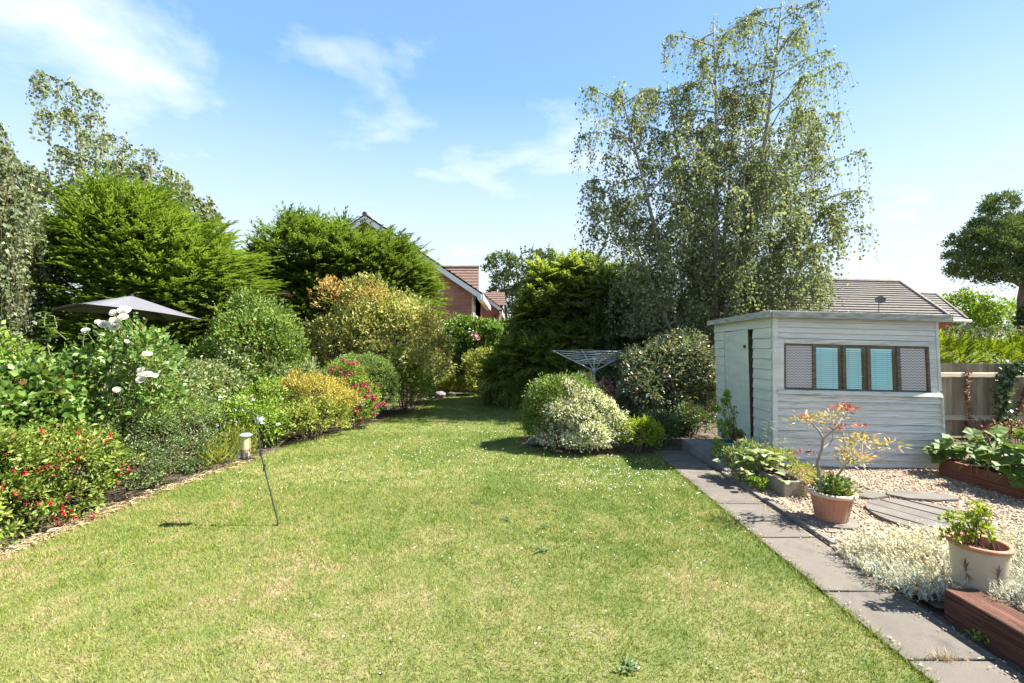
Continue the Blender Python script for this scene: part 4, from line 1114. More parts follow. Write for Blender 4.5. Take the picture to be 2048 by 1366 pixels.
# ================================================================== SILVER GROUND COVER, POTS, TROUGHS
SILVER = [(2.47, 3.42), (2.72, 3.48), (3.2, 3.44), (3.7, 3.42), (4.3, 3.5), (4.75, 3.45), (4.4, 2.6), (3.9, 1.6), (2.72, 1.2), (2.72, 2.7), (2.45, 2.72), (2.38, 3.05), (2.42, 3.4)]
sheet('planting_soil', [(2.50, 3.4), (3.2, 3.42), (4.7, 3.42), (4.38, 2.6), (3.9, 1.4), (2.70, 1.2), (2.70, 2.66), (2.50, 2.68)], 0.03, M['soil'])
def ground_z(P2):
    return 0.03 + 0.09 * np.clip((P2[:, 0] - 2.45) / 0.5, 0, 1) + 0.10 * np.exp(-((P2[:, 0] - 2.84) ** 2 + (P2[:, 1] - 2.48) ** 2) / 0.05)
def make_silver():
    # leafy silver shoots
    P2 = scatter_poly(SILVER, 5200)
    P2 = P2[((P2 - np.array([2.81, 2.74])) ** 2).sum(1) > 0.125 ** 2]
    n = len(P2); per = 15
    h = 0.04 + 0.06 * rng.random(n) + 0.03 * np.sin(P2[:, 0] * 11) * np.sin(P2[:, 1] * 9)
    z0 = ground_z(P2)
    lean = rng.normal(size=(n, 2)) * 0.35
    k = np.repeat(np.arange(n), per); f = np.tile((np.arange(per) + 1) / per, n)
    B = np.c_[P2, z0 - 0.02]
    tip = np.c_[lean * h[:, None], h]
    P = B[k] + tip[k] * f[:, None]
    a = rng.random(n * per) * 2 * PI
    D = np.c_[np.cos(a), np.sin(a), 0.5 + 0.7 * f]
    V, F = leaves(P, D, np.tile([0, 0, 1.0], (len(P), 1)) + 0.4 * rand_unit(len(P)), 0.022 + 0.014 * rng.random(len(P)), 0.006, 0.05, 0.05)
    tag(np_obj('silver_ground_cover', V, F, M['silver']), 'mat of silver-leaved ground cover between path and gravel', 'ground cover', kind='stuff')
    P2 = scatter_poly(SILVER, 9000)
    P2 = P2[((P2 - np.array([2.81, 2.74])) ** 2).sum(1) > 0.14 ** 2]
    keep = rng.random(len(P2)) < np.clip((P2[:, 1] - 2.75) / 0.55 + np.clip((P2[:, 0] - 3.0) * 0.8, 0, 1) - 0.15 + 0.35 * np.sin(P2[:, 0] * 5) , 0.05, 1)
    P2 = P2[keep]; m = len(P2)
    a = rng.random(m) * 2 * PI
    V, F = blades(np.c_[P2, ground_z(P2)], unit(np.c_[rng.normal(size=(m, 2)) * 0.28, np.ones(m)]), np.c_[np.cos(a), np.sin(a), np.zeros(m)], 0.05 + 0.075 * rng.random(m), 0.004)
    P3 = V.reshape(-1, 3, 3)[:, 2]
    a2 = rng.random(m * 2) * 2 * PI
    V2, F2 = leaves(np.repeat(P3, 2, 0) + rng.normal(size=(m * 2, 3)) * .006, np.c_[np.cos(a2), np.sin(a2), np.full(m * 2, .6)], np.tile([0, 0, 1.0], (m * 2, 1)), 0.016, 0.009)
    tag(np_obj('seed_heads', np.concatenate([V, V2]), np.concatenate([F, F2 + len(V)]), M['silver_straw']), 'dry straw-coloured flower stalks over the silver ground cover', 'seed heads', kind='stuff')
make_silver()

def fluted_pot(loc):
    t = thing('terracotta_pot', 'fluted terracotta pot with pale rolled rim holding the gnarled shrub', 'plant pot', loc)
    x, y, z = loc
    n = 96; V, F = [], []
    prof = [(0.118, 0.0), (0.124, 0.02), (0.150, 0.16), (0.163, 0.235), (0.166, 0.245)]
    for r, h in prof:
        for k in range(n):
            a = 2 * PI * k / n
            fl_ = 0.0045 * (abs(math.sin(14 * a))) if 0.015 < h < 0.24 else 0.002
            V.append((x + (r - fl_) * math.cos(a), y + (r - fl_) * math.sin(a), z + h))
    for i in range(len(prof) - 1):
        for k in range(n):
            F.append((i * n + k, i * n + (k + 1) % n, (i + 1) * n + (k + 1) % n, (i + 1) * n + k))
    F.append(tuple(range(n))[::-1])
    np_obj('body', V, F, M['terracotta'], t)
    MB().lathe([(0.160, 0.236), (0.186, 0.240), (0.193, 0.250), (0.192, 0.264), (0.184, 0.272), (0.164, 0.272), (0.155, 0.262), (0.152, 0.20), (0.15, 0.19)], 64, x, y, z).build('rim', M['terracotta_rim'], t, True)
    mb = MB(); mb.lathe([(0.152, 0.225), (0.1, 0.238), (0.04, 0.243), (0.0001, 0.243)], 40, x, y, z); mb.build('compost', M['compost'], t)
    return t
fluted_pot((2.83, 4.03, 0.012))
# shallow stone under the pot
tag(bevel(MB().prism([(2.83 + .19 * math.cos(a) * (1 + .12 * math.sin(3 * a)), 3.99 + .17 * math.sin(a)) for a in np.linspace(0, 2 * PI, 14, endpoint=False)], -0.01, 0.034).build('stepping_stone', M['flag']), 0.006), 'flat grey stone under the fluted terracotta pot', 'stone')

# gnarled multi-stem shrub in the fluted pot
px, py, pz = 2.83, 4.03, 0.25
tr = thing('potted_shrub', 'small gnarled shrub with bare forked stems and orange-green leaf tufts', 'shrub', (px, py, pz))
S_ = 0.00198
def b3(pts, dy, y0=0.0):
    out = []
    for i, (a, b) in enumerate(pts):
        out.append((px + (a - 868) * S_, py + y0 + (dy - y0) * i / max(1, len(pts) - 1), pz + (486 - b) * S_))
    return out
limbs = [([(820, 492), (812, 400), (805, 345), (825, 285), (830, 238)], 0.0, .015, .010), ([(830, 238), (818, 205), (800, 180), (775, 160)], .06, .010, .005),
         ([(830, 238), (850, 215), (868, 192), (880, 170), (850, 142)], -.08, .009, .004), ([(825, 285), (860, 268), (893, 245), (900, 212), (898, 180)], .10, .008, .004),
         ([(868, 192), (905, 170), (945, 138), (990, 115)], .12, .006, .003), ([(880, 492), (893, 400), (912, 368), (935, 338), (985, 318), (1045, 296), (1105, 268)], -.06, .013, .004),
         ([(985, 318), (1005, 285), (1022, 255), (1030, 215)], .09, .006, .003), ([(935, 338), (942, 290), (942, 240), (950, 212)], .10, .007, .003), ([(812, 345), (785, 300), (760, 285), (715, 296)], -.05, .005, .002),
         ([(935, 338), (925, 310), (915, 300)], -.1, .006, .003), ([(1045, 296), (1085, 290), (1140, 262)], .04, .004, .002), ([(785, 300), (775, 275), (760, 262)], .02, .003, .0015)]
for ids in ((0, 1, 2, 3, 4, 8, 11), (5, 6, 7, 9, 10)):
    mb = MB()
    for k_ in ids:
        pts, dy, r0, r1 = limbs[k_]
        q = b3(pts, dy, {4: -.04, 6: -.04, 7: -.03, 9: -.03, 10: -.05, 11: -.017}.get(k_, 0.0)); mb.tube(q, [r0 + (r1 - r0) * i / (len(q) - 1) for i in range(len(q))], 7)
    mb.build('stem', M['grey_twig'], tr)
def tufts(spec, mat, name, L=0.045, W=0.016):
    Vs, Fs, b = [], [], 0
    for (a, c, dy, r, n) in spec:
        n = max(8, int(n * (.62 if c < 350 else 1.0)))
        cen = np.array([px + (a - 868) * S_, py + dy, pz + (486 - c) * S_])
        P = cen + rng.normal(size=(n, 3)) * np.array([r, r, r * 0.4])
        O = unit(P - cen + np.array([0, 0, 0.015]))
        V, F = leaf_cloud(P, O, L, W, up=0.2, rnd=0.5)
        Vs.append(V); Fs.append(F + b); b += len(V)
    np_obj(name, np.concatenate(Vs), np.concatenate(Fs), M[mat], tr)
tufts([(775, 150, .06, .045, 60), (845, 133, -.08, .05, 90), (800, 170, .05, .04, 50), (898, 175, .1, .03, 30), (1030, 262, .09, .06, 120), (1000, 250, .07, .04, 50), (925, 300, -.1, .06, 130), (950, 325, -.06, .05, 90),
       (1115, 262, -.04, .05, 50), (740, 165, .06, .04, 35), (1045, 240, .09, .04, 40), (1140, 258, 0, .03, 25), (905, 330, -.1, .04, 60)], 'acer', 'leaves')
tufts([(960, 118, .12, .04, 60), (990, 112, .12, .03, 40), (1022, 192, .09, .025, 25), (950, 208, .1, .03, 24), (745, 150, .05, .03, 20), (870, 190, -.05, .02, 14), (720, 292, -.05, .03, 14)], 'acer_red', 'leaves')
tufts([(860, 425, .0, .055, 160), (885, 455, .03, .07, 190), (840, 455, -.04, .06, 120), (920, 470, .0, .05, 90)], 'privet', 'leaves', 0.04, 0.02)
tufts([(945, 480, -.04, .035, 60), (820, 400, .02, .05, 60)], 'acer', 'leaves', 0.05, 0.006)

# painted pot
def painted_pot(loc):
    t = thing('painted_pot', 'cream glazed pot with brown leaf brushwork and bare clay rim', 'plant pot', loc)
    x, y, z = loc
    H = 0.27
    R = lambda h: 0.108 + 0.028 * (h / H) ** 0.8
    MB().lathe([(0.0001, 0.0), (0.103, 0.0)] + [(R(h), h) for h in np.linspace(0.006, H - 0.02, 10)], 56, x, y, z).build('body', M['glaze'], t, True)
    MB().lathe([(R(H) - .006, H - 0.021), (R(H) + .008, H - 0.016), (R(H) + .012, H - .004), (R(H) + .008, H + .006), (R(H) - .006, H + .007), (R(H) - .014, H - .002), (R(H) - .018, H - .06)], 56, x, y, z).build('rim', M['pot_rim'], t, True)
    MB().lathe([(R(H) - .016, H - .055), (0.06, H - .045), (0.0001, H - .045)], 32, x, y, z).build('compost', M['compost'], t)
    # brushed leaf sprays on the glaze: each stroke a thin raised sliver on the wall
    def stroke(a0, h0, a1, h1, w, bow=0.0):
        V, n = [], 8
        for i in range(n + 1):
            s = i / n
            a = a0 + (a1 - a0) * s + bow * math.sin(PI * s); h = h0 + (h1 - h0) * s
            ww = w * (math.sin(PI * min(1, 0.08 + s * 0.92)) + 0.12)
            for q in (-1, 1):
                r = R(h) + 0.0018
                aa = a + q * ww / r / 2
                V.append((x + r * math.cos(aa), y + r * math.sin(aa), z + h))
        F = [(2 * i, 2 * i + 1, 2 * i + 3, 2 * i + 2) for i in range(n)]
        return V, F
    for base in (math.radians(198), math.radians(262), math.radians(322)):
        mb = MB()
        for k, (da, dh, w, bw) in enumerate([(-.42, -.02, .006, .1), (-.30, .035, .007, .12), (-.18, .06, .006, .08), (.02, .075, .012, 0), (.16, .055, .011, -.05), (.28, .02, .006, -.1)]):
            mb.add(*stroke(base, .115, base + da, .125 + dh, w, bw))
        for k, (da, dh) in enumerate([(.10, -.06), (.20, -.05), (.30, -.035), (-.08, -.05)]):
            mb.add(*stroke(base, .11, base + da, .11 + dh, .004, .06))
        mb.build('painted_spray', M['paint_brown'], t)
    return t
POT2 = (2.81, 2.74, 0.12)
painted_pot(POT2)
t, P, O, c = shrub('potted_shrub', 'small bright lime-leaved shrub growing in the painted pot', (2.80, 2.76, 0.36),
                   [(2.75, 2.76, 0.49, .07, .07, .07), (2.79, 2.76, 0.57, .05, .05, .07), (2.70, 2.74, 0.43, .06, .05, .04), (2.82, 2.76, 0.45, .06, .06, .06), (2.64, 2.74, 0.42, .035, .04, .03), (2.66, 2.74, .53, .03, .03, .03)],
                   'lime', 62, 0.028, 14, 0.022, 0.014, stem=0.005, n_stem=16, zmin=0.37)

# stone trough with hosta
def trough(name, label, cx, cy, z0, ax, ay, L, W, H, mat, wall=0.025, flare=0.0, cat='trough'):
    t = thing(name, label, cat, (cx, cy, z0))
    d = Vector((ax, ay, 0)).normalized(); s = Vector((-d.y, d.x, 0)); c0 = Vector((cx, cy, z0))
    q = lambda a, b, h: c0 + d * a + s * b + Vector((0, 0, h))
    mb = MB()
    rings = []
    for (l, w, h) in [(L / 2 - flare, W / 2 - flare, 0), (L / 2, W / 2, H), (L / 2 - wall, W / 2 - wall, H), (L / 2 - wall - flare * .8, W / 2 - wall - flare * .8, H * 0.35)]:
        rings.append([q(-l, -w, h), q(l, -w, h), q(l, w, h), q(-l, w, h)])
    V = [p for r in rings for p in r]; F = [(3, 2, 1, 0), (12, 13, 14, 15)]
    for i in range(3):
        for k in range(4):
            F.append((i * 4 + k, i * 4 + (k + 1) % 4, (i + 1) * 4 + (k + 1) % 4, (i + 1) * 4 + k))
    mb.add(V, F)
    bevel(mb.build('body', M[mat], t), 0.006)
    mb = MB(); l, w = L / 2 - wall * 1.2 - flare * .3, W / 2 - wall * 1.2 - flare * .3
    mb.add([q(-l, -w, H * .72), q(l, -w, H * .72), q(l, w, H * .72), q(-l, w, H * .72)], [(0, 1, 2, 3)]); mb.build('compost', M['compost'], t)
    return t
trough('stone_trough', 'short rough stone trough holding the variegated leaves', 2.86, 4.93, 0.02, -0.06, 1, 0.60, 0.23, 0.155, 'stone_trough', 0.028)
hl = oval_leaf('leaf', 0.72); hl.materials.append(M['hosta'])
ho = thing('hosta', 'variegated cream-edged plant spilling over the stone trough', 'plant', (2.85, 5.08, 0.13))
for i in range(75):
    a = random.uniform(0, 2 * PI); rr = abs(random.gauss(0, .15))
    x, y = 2.80 + rr * math.cos(a), 5.13 + rr * 1.0 * math.sin(a)
    z = 0.17 + 0.15 * (1 - min(1, rr / .3)) + random.uniform(-.02, .03)
    place(hl, 'leaf', None, ho, (x, y, z), (random.uniform(-.4, .4), random.uniform(-.5, .15), a + random.uniform(-.6, .6)), random.uniform(0.09, 0.15))
stems_mesh((2.83, 5.1, .12), [(2.83 + random.uniform(-.2, .2), 5.1 + random.uniform(-.2, .2), random.uniform(.2, .3)) for _ in range(18)], 0.004).build('stem', M['green_stem'], ho)
shrub('heuchera', 'pinkish-cream feathery clump between hosta and green planter', (2.66, 5.26, 0.03), [(2.68, 5.32, .20, .21, .18, .19), (2.60, 5.12, .13, .12, .14, .13)], 'greyleaf', 110, .055, 20, .03, .017, n_stem=8, cat='plant', stem=.004)
shrub('edging_plant', 'yellow-green bushy clump behind the stone trough', (3.10, 5.20, 0.02), [(3.08, 5.2, .16, .16, .15, .17), (3.2, 5.0, .12, .12, .12, .12), (3.0, 5.38, .18, .13, .12, .17)], 'spirea_low', 110, .05, 20, .03, .012, n_stem=10, cat='plant', stem=.004)
shrub('edging_plant', 'orange-tipped clump between the trough and the fluted pot', (3.08, 4.72, 0.02), [(3.06, 4.74, .14, .11, .11, .14), (3.02, 4.62, .1, .07, .08, .10)], 'acer', 50, .045, 18, .03, .011, n_stem=8, cat='plant', stem=.004)
shrub('edging_plant', 'small fresh-green sprig at the path edge below the hosta', (2.585, 4.82, 0.02), [(2.60, 4.84, .08, .06, .08, .07)], 'bright', 22, .035, 14, .03, .018, n_stem=5, cat='plant', stem=.003)

# green plastic trough by the door
trough('green_planter', 'faded green plastic trough planter beside the shed door', 2.90, 5.98, 0.088, 1, -0.05, 0.44, 0.22, 0.19, 'green_plastic', 0.014, 0.035, 'planter')
MB()
mb = MB()
gp = [o for o in bpy.data.objects if o.name.startswith('green_planter')][0]
c0 = Vector((2.90, 5.98, 0.088 + 0.19)); d = Vector((1, -0.05, 0)).normalized(); s_ = Vector((-d.y, d.x, 0))
cor = [c0 + d * a * .228 + s_ * b * .118 for a, b in ((-1, -1), (1, -1), (1, 1), (-1, 1), (-1, -1))]
mb.tube(cor, 0.013, 8); mb.build('rim', M['green_plastic'], gp)
shrub('potted_plant', 'tall leafy plant with bare lower twigs in the green planter', (2.87, 6.0, 0.22),
      [(2.84, 6.0, .42, .10, .08, .16), (2.82, 6.0, .78, .05, .05, .14), (2.98, 6.02, .66, .06, .06, .05), (2.72, 5.98, .66, .07, .06, .06), (2.93, 6.0, .36, .08, .07, .1)], 'bright', 75, .035, 14, .034, .022, n_stem=18, cat='plant', stem=.006, zmin=.25)
shrub('trailing_plant', 'yellow-green trailing clump spilling from the green planter end', (2.68, 5.93, 0.2), [(2.67, 5.90, .22, .07, .07, .12)], 'lime', 30, .035, 14, .028, .016, n_stem=5, cat='plant', stem=.003, zmin=.06)
shrub('potted_plant', 'low reddish-brown plant in the green planter end near the wall', (3.0, 6.0, 0.24), [(2.99, 6.0, .32, .08, .06, .06)], 'brown_vine', 26, .03, 14, .03, .012, n_stem=6, cat='plant', stem=.003, zmin=.25)
t = thing('cow_parsley', 'pale slender wild stems with flat leaf tiers at the shed corner', 'plant', (3.16, 5.62, 0.02))
mb = MB(); Vs, Fs, b = [], [], 0
for (x, y, h, lx) in [(3.12, 5.6, .62, .03), (3.2, 5.56, .42, .05), (3.08, 5.62, .48, -.04)]:
    mb.tube([(x, y, 0.02), (x + lx * .5, y, h * .5), (x + lx, y - .03, h)], [.005, .004, .002], 5)
    for i in range(5):
        z = h * (0.45 + .55 * i / 4); cxx = x + lx * z / h
        n = 14; a = rng.random(n) * 2 * PI; r = .02 + .05 * rng.random(n)
        P = np.c_[cxx + r * np.cos(a), y + r * np.sin(a), z + rng.normal(size=n) * .008]
        V, F = leaves(P, np.c_[np.cos(a), np.sin(a), np.zeros(n)], np.tile([0, 0, 1.], (n, 1)), .035, .016); Vs.append(V); Fs.append(F + b); b += len(V)
mb.build('stem', M['green_stem'], t); np_obj('leaves', np.concatenate(Vs), np.concatenate(Fs), M['greyleaf'], t)
t = thing('grass_tuft', 'small dry grass tuft in the joint of the near path slabs', 'grass tuft', (2.17, 2.28, 0.01))
n = 160; a = rng.random(n) * 2 * PI
V, F = blades(np.c_[2.17 + rng.normal(size=n) * .045, 2.275 + rng.normal(size=n) * .012, np.full(n, .008)], unit(np.c_[rng.normal(size=(n, 2)) * .8, np.ones(n)]), np.c_[np.cos(a), np.sin(a), np.zeros(n)], .03 + .03 * rng.random(n), .004)
np_obj('leaves', V, F, M['straw'], t)
t = thing('grass_tuft', 'little green weed at the foot of the timber sleeper', 'weed', (2.49, 2.42, 0.01))
V, F = leaf_cloud(np.c_[2.475 + rng.normal(size=60) * .016, 2.42 + rng.normal(size=60) * .03, .02 + .025 * rng.random(60)], rand_unit(60), .022, .009); np_obj('leaves', V, F, M['bright'], t)

# ================================================================== SHRUBS AT THE RIGHT OF THE LAWN
shrub('clipped_shrub', 'clipped rounded green bush behind the white-flecked one', (0.72, 7.1, 0), [(0.60, 7.0, .57, .40, .42, .46), (0.88, 7.2, .56, .50, .45, .47), (0.5, 6.95, .42, .30, .32, .40)], 'privet', 900, .085, 22, .034, .02, shell=(.86, 1.0), n_stem=12, lump=0)
shrub('variegated_shrub', 'mounded shrub thick with white-edged leaves at the lawn edge', (1.02, 6.78, 0),
      [(1.18, 6.85, .43, .44, .4, .46), (0.95, 6.72, .34, .42, .32, .36), (0.68, 6.70, .22, .36, .28, .24), (1.44, 6.78, .30, .25, .3, .32), (1.1, 6.6, .22, .4, .28, .22), (0.9, 6.9, .68, .3, .26, .30)], 'white_variegated', 1100, .07, 24, .034, .02, shell=(.84, 1.0), n_stem=12, lump=3, shoots=60)
shrub('golden_shrub', 'small bright yellow-green bush at the end of the path', (1.80, 6.66, 0), [(1.72, 6.68, .24, .30, .26, .24), (1.95, 6.72, .22, .22, .22, .24), (2.08, 6.72, .15, .14, .18, .15)], 'lime', 260, .06, 18, .032, .018, shell=(.7, 1), n_stem=12)
shrub('viburnum', 'tall dull-leaved shrub with reddish tips beside the shed', (2.9, 8.55, 0),
      [(2.8, 8.6, .95, .65, .65, .66), (3.25, 8.6, 1.0, .6, .65, .66), (2.35, 8.4, .62, .4, .5, .5), (2.9, 8.5, .5, .8, .6, .5), (3.45, 8.7, .6, .5, .5, .6)], 'photinia', 850, .14, 20, .07, .036, n_stem=24, stem=.02, up=-.1)
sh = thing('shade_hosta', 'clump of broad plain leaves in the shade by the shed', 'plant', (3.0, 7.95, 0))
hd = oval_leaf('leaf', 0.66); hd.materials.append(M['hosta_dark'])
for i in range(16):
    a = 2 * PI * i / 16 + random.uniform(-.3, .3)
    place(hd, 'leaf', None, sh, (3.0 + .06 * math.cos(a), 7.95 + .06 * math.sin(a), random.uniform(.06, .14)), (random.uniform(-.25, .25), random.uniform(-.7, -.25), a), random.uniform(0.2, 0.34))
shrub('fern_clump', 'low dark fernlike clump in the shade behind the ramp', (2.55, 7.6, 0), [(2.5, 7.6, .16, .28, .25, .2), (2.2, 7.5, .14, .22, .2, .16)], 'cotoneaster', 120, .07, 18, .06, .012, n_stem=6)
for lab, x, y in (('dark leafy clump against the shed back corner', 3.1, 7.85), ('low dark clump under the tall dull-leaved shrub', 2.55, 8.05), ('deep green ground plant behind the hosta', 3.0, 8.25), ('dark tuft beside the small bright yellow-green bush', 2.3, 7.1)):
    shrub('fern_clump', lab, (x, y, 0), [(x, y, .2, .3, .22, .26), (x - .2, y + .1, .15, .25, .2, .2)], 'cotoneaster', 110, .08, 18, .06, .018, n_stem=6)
shrub('pink_heather', 'dusky pink-leaved shrub showing above the clipped bush', (1.35, 8.5, 0), [(1.35, 8.3, .50, .34, .3, .38), (1.0, 8.4, .48, .25, .25, .38)], 'photinia', 200, .09, 18, .045, .022, n_stem=12)
shrub('pink_heather', 'low pink-flowered spikes by the clothes airer foot', (1.62, 9.1, 0), [(1.62, 9.1, .45, .35, .3, .42)], 'pink', 60, .08, 12, .04, .02, n_stem=14)

# rotary clothes airer
AX, AY = 1.735, 9.6
ra = thing('rotary_airer', 'rotary clothes airer with four open arms and lines', 'clothes airer', (AX, AY, 0))
MB().tube([(AX, AY, 0), (AX, AY, 1.0)], .022, 8).build('pole', M['steel'], ra, True)
MB().tube([(AX, AY, .92), (AX, AY, 1.04)], .036, 8).build('hub', M['steel'], ra, True)
MB().tube([(AX, AY, 1.0), (AX, AY, 1.27)], .018, 8).build('pole', M['steel'], ra, True)
tips = []
for k in range(4):
    a = math.radians(8 + 90 * k)
    tip = Vector((AX + .90 * math.cos(a), AY + .90 * math.sin(a), 1.41)); tips.append(tip); base = Vector((AX, AY, .98))
    arm = MB().tube([base, tip], [.014, .011], 6).build('arm', M['steel'], ra)
    MB().tube([Vector((AX, AY, 1.25)), base + (tip - base) * .45], .008, 5).build('strut', M['steel'], ra)
for i in range(6):
    f = 0.42 + 0.58 * i / 5
    pts = [Vector((AX, AY, .98)) + (tp - Vector((AX, AY, .98))) * f for tp in tips]
    mb = MB()
    for k in range(4):
        a, b = pts[k], pts[(k + 1) % 4]; m = (a + b) / 2 + Vector((0, 0, -.02))
        mb.tube([a, m, b], .0055, 4)
    mb.build('line', M['line'], ra)

# bird feeder on a leaning crook pole
bp = thing('feeder_pole', 'thin dark leaning crook pole stuck in the lawn', 'pole', (-2.03, 3.95, 0))
MB().tube([(-2.03, 3.95, -.05), (-2.035, 3.95, .05), (-2.13, 3.96, .40), (-2.19, 3.97, .62), (-2.215, 3.97, .82), (-2.225, 3.97, .90)], [.0065, .0065, .006, .006, .006, .005], 7).build('shaft', M['green_pole'], bp)
MB().tube([(-2.03, 3.95, .0), (-2.075, 3.95, .012), (-2.085, 3.95, -.03)], .005, 6).build('ground_spike', M['green_pole'], bp)
MB().tube([(-2.225, 3.97, .90), (-2.235, 3.97, .955), (-2.265, 3.97, .985), (-2.305, 3.97, .98), (-2.328, 3.97, .945), (-2.32, 3.97, .92)], [.005, .005, .005, .005, .004, .004], 7).build('hook', M['green_pole'], bp)
MB().tube([(-2.155, 3.955, .475), (-2.15, 3.955, .535)], .011, 8).build('joint', M['green_pole'], bp)
MB().tube([(-2.19, 3.965, .60), (-2.185, 3.965, .66)], .012, 8).build('joint', M['iron'], bp)
FX, FYY, FZ = -2.325, 3.97, .575
bf = thing('bird_feeder', 'clear tube bird feeder with pale green cap hanging from the crook', 'bird feeder', (FX, FYY, FZ))
MB().lathe([(.0001, .228), (.03, .226), (.052, .212), (.056, .203), (.046, .198), (.0001, .198)], 24, FX, FYY, FZ).build('cap', M['feeder_cap'], bf, True)
MB().lathe([(.038, .02), (.038, .198)], 24, FX, FYY, FZ).build('tube', M['tube'], bf, True)
MB().lathe([(.0385, .018), (.0392, .03), (.0392, .085), (.0385, .092), (.0001, .094)], 24, FX, FYY, FZ).build('seed', M['seed'], bf, True)
MB().lathe([(.0001, .0), (.036, .0), (.041, .006), (.041, .018), (.038, .022)], 24, FX, FYY, FZ).build('base', M['iron'], bf, True)
MB().tube([(FX - .075, FYY - .01, FZ + .012), (FX + .085, FYY - .01, FZ + .012)], .004, 6).build('perch', M['iron'], bf)
for s_ in (-1, 1):
    MB().box(FX + s_ * .034 - .012, FX + s_ * .034 + .012, FYY - .034, FYY - .018, FZ + .03, FZ + .065).build('port', M['feeder_cap'], bf)
MB().tube([(FX, FYY, FZ + .226), (FX - .004, FYY, FZ + .30), (FX + .003, FYY, FZ + .345)], .0022, 5).build('hanger', M['iron'], bf)
t = thing('garden_ornament', 'small whitish wire ornament at the top of the leaning pole', 'ornament', (-2.21, 3.98, .90))
V, F = leaves(np.array([(-2.22, 3.99, .90)] * 6), np.array([(1, .2, .6), (.8, .3, -.3), (-1, .1, .5), (-.8, .3, -.2), (.6, .4, 1), (-.5, .4, 1.)]), np.tile([0, -1., .1], (6, 1)), .055, .03)
np_obj('wing', V, F, M['line'], t)

# ================================================================== LEFT BORDER
lf = thing('boundary_fence', 'low grey board fence almost hidden under ivy on the left', 'fence', (-5.15, 6, 0))
y = 1.6
bm_ = mesh_data('board', [(0, 0, 0), (.014, 0, 0), (.014, .115, 0), (0, .115, 0), (0, 0, 1.12), (.014, 0, 1.12), (.014, .115, 1.12), (0, .115, 1.12)],
                [(3, 2, 1, 0), (4, 5, 6, 7), (0, 1, 5, 4), (1, 2, 6, 5), (2, 3, 7, 6), (3, 0, 4, 7)])
while y < 13.5:
    place(bm_, 'board', M['old_wood'], lf, (-5.16 + random.uniform(-.006, .006), y, random.uniform(-.03, .02))); y += 0.122
for yy in (2.0, 3.9, 5.8, 7.7, 9.6, 11.5):
    MB().box(-5.14, -5.05, yy, yy + .09, 0, 1.22).build('post', M['old_wood'], lf)
for z in (.3, .9):
    MB().box(-5.143, -5.10, 1.6, 13.5, z, z + .07).build('rail', M['old_wood'], lf)

def run_blobs(x, y0, y1, z, rx, ry, rz, step):
    out = []
    y = y0
    while y <= y1:
        out.append((x + random.uniform(-.1, .1), y, z + random.uniform(-.08, .08), rx * random.uniform(.85, 1.15), ry, rz * random.uniform(.85, 1.1))); y += step
    return out
shrub('ivy_hedge', 'glossy ivy smothering the near left fence behind the fuchsia', (-4.75, 3.6, 0), run_blobs(-4.72, 2.6, 5.0, .72, .38, .45, .58, .4), 'ivy', 700, .13, 20, .062, .052, n_stem=20, cat='climber', fold=.08, shell=(.75, 1))
shrub('ivy_hedge', 'pale-leaved climber covering the fence beyond the white rose', (-4.62, 6.6, 0), run_blobs(-4.65, 5.6, 8.2, .72, .38, .45, .60, .4), 'greyleaf', 620, .12, 24, .05, .03, n_stem=20, cat='climber', shell=(.75, 1))
t, P, O, c = shrub('fuchsia_bush', 'fuchsia bush with hanging red flowers at the near left lawn edge', (-4.25, 3.85, 0),
                   [(-4.25, 3.95, .45, .50, .50, .42), (-4.0, 4.25, .40, .28, .35, .36), (-4.45, 3.55, .40, .45, .45, .40), (-4.05, 3.65, .26, .28, .35, .26), (-4.6, 3.2, .4, .4, .4, .38), (-3.98, 3.45, .14, .16, .3, .15), (-3.95, 4.1, .16, .16, .35, .16)], 'fuchsia', 560, .085, 22, .045, .02, n_stem=26, stem_mat='green_stem', up=.2, shell=(.6, 1))
def fuchsia_flower():
    mb = MB()
    mb.tube([(0, 0, 0), (0, 0, -.012)], [.001, .001], 4)
    mb.tube([(0, 0, -.012), (0, 0, -.022), (0, 0, -.030)], [.003, .004, .004], 5)
    for k in range(4):
        a = k * PI / 2; cx, sy = math.cos(a), math.sin(a)
        mb.add([(0, 0, -.028), (.012 * cx - .006 * sy, .012 * sy + .006 * cx, -.036), (.028 * cx, .028 * sy, -.044), (.012 * cx + .006 * sy, .012 * sy - .006 * cx, -.036)], [(0, 1, 2, 3)])
    V = [(0, 0, -.028)] + [(.010 * math.cos(k * PI / 3), .010 * math.sin(k * PI / 3), -.055 - .004 * (k % 2)) for k in range(6)]
    mb.add(V, [(0, k + 1, (k + 1) % 6 + 1) for k in range(6)])
    return mesh_data('flower', mb.v, mb.f)
ff = fuchsia_flower()
front = np.where(O[:, 0] - O[:, 1] * .8 + 0.15 * O[:, 2] > 0.55)[0]
seeds = P[rng.choice(front, 60, replace=False)]
for s_ in seeds:
    for _ in range(random.randint(1, 5)):
        place(ff, 'flower', M['fuchsia_petal'], t, (s_[0] + random.gauss(0, .028) + .03, s_[1] + random.gauss(0, .028) - .03, max(.08, s_[2] + random.gauss(0, .03))), (random.uniform(-.4, .4), random.uniform(-.4, .4), random.uniform(0, 6)), random.uniform(.7, 1.1))

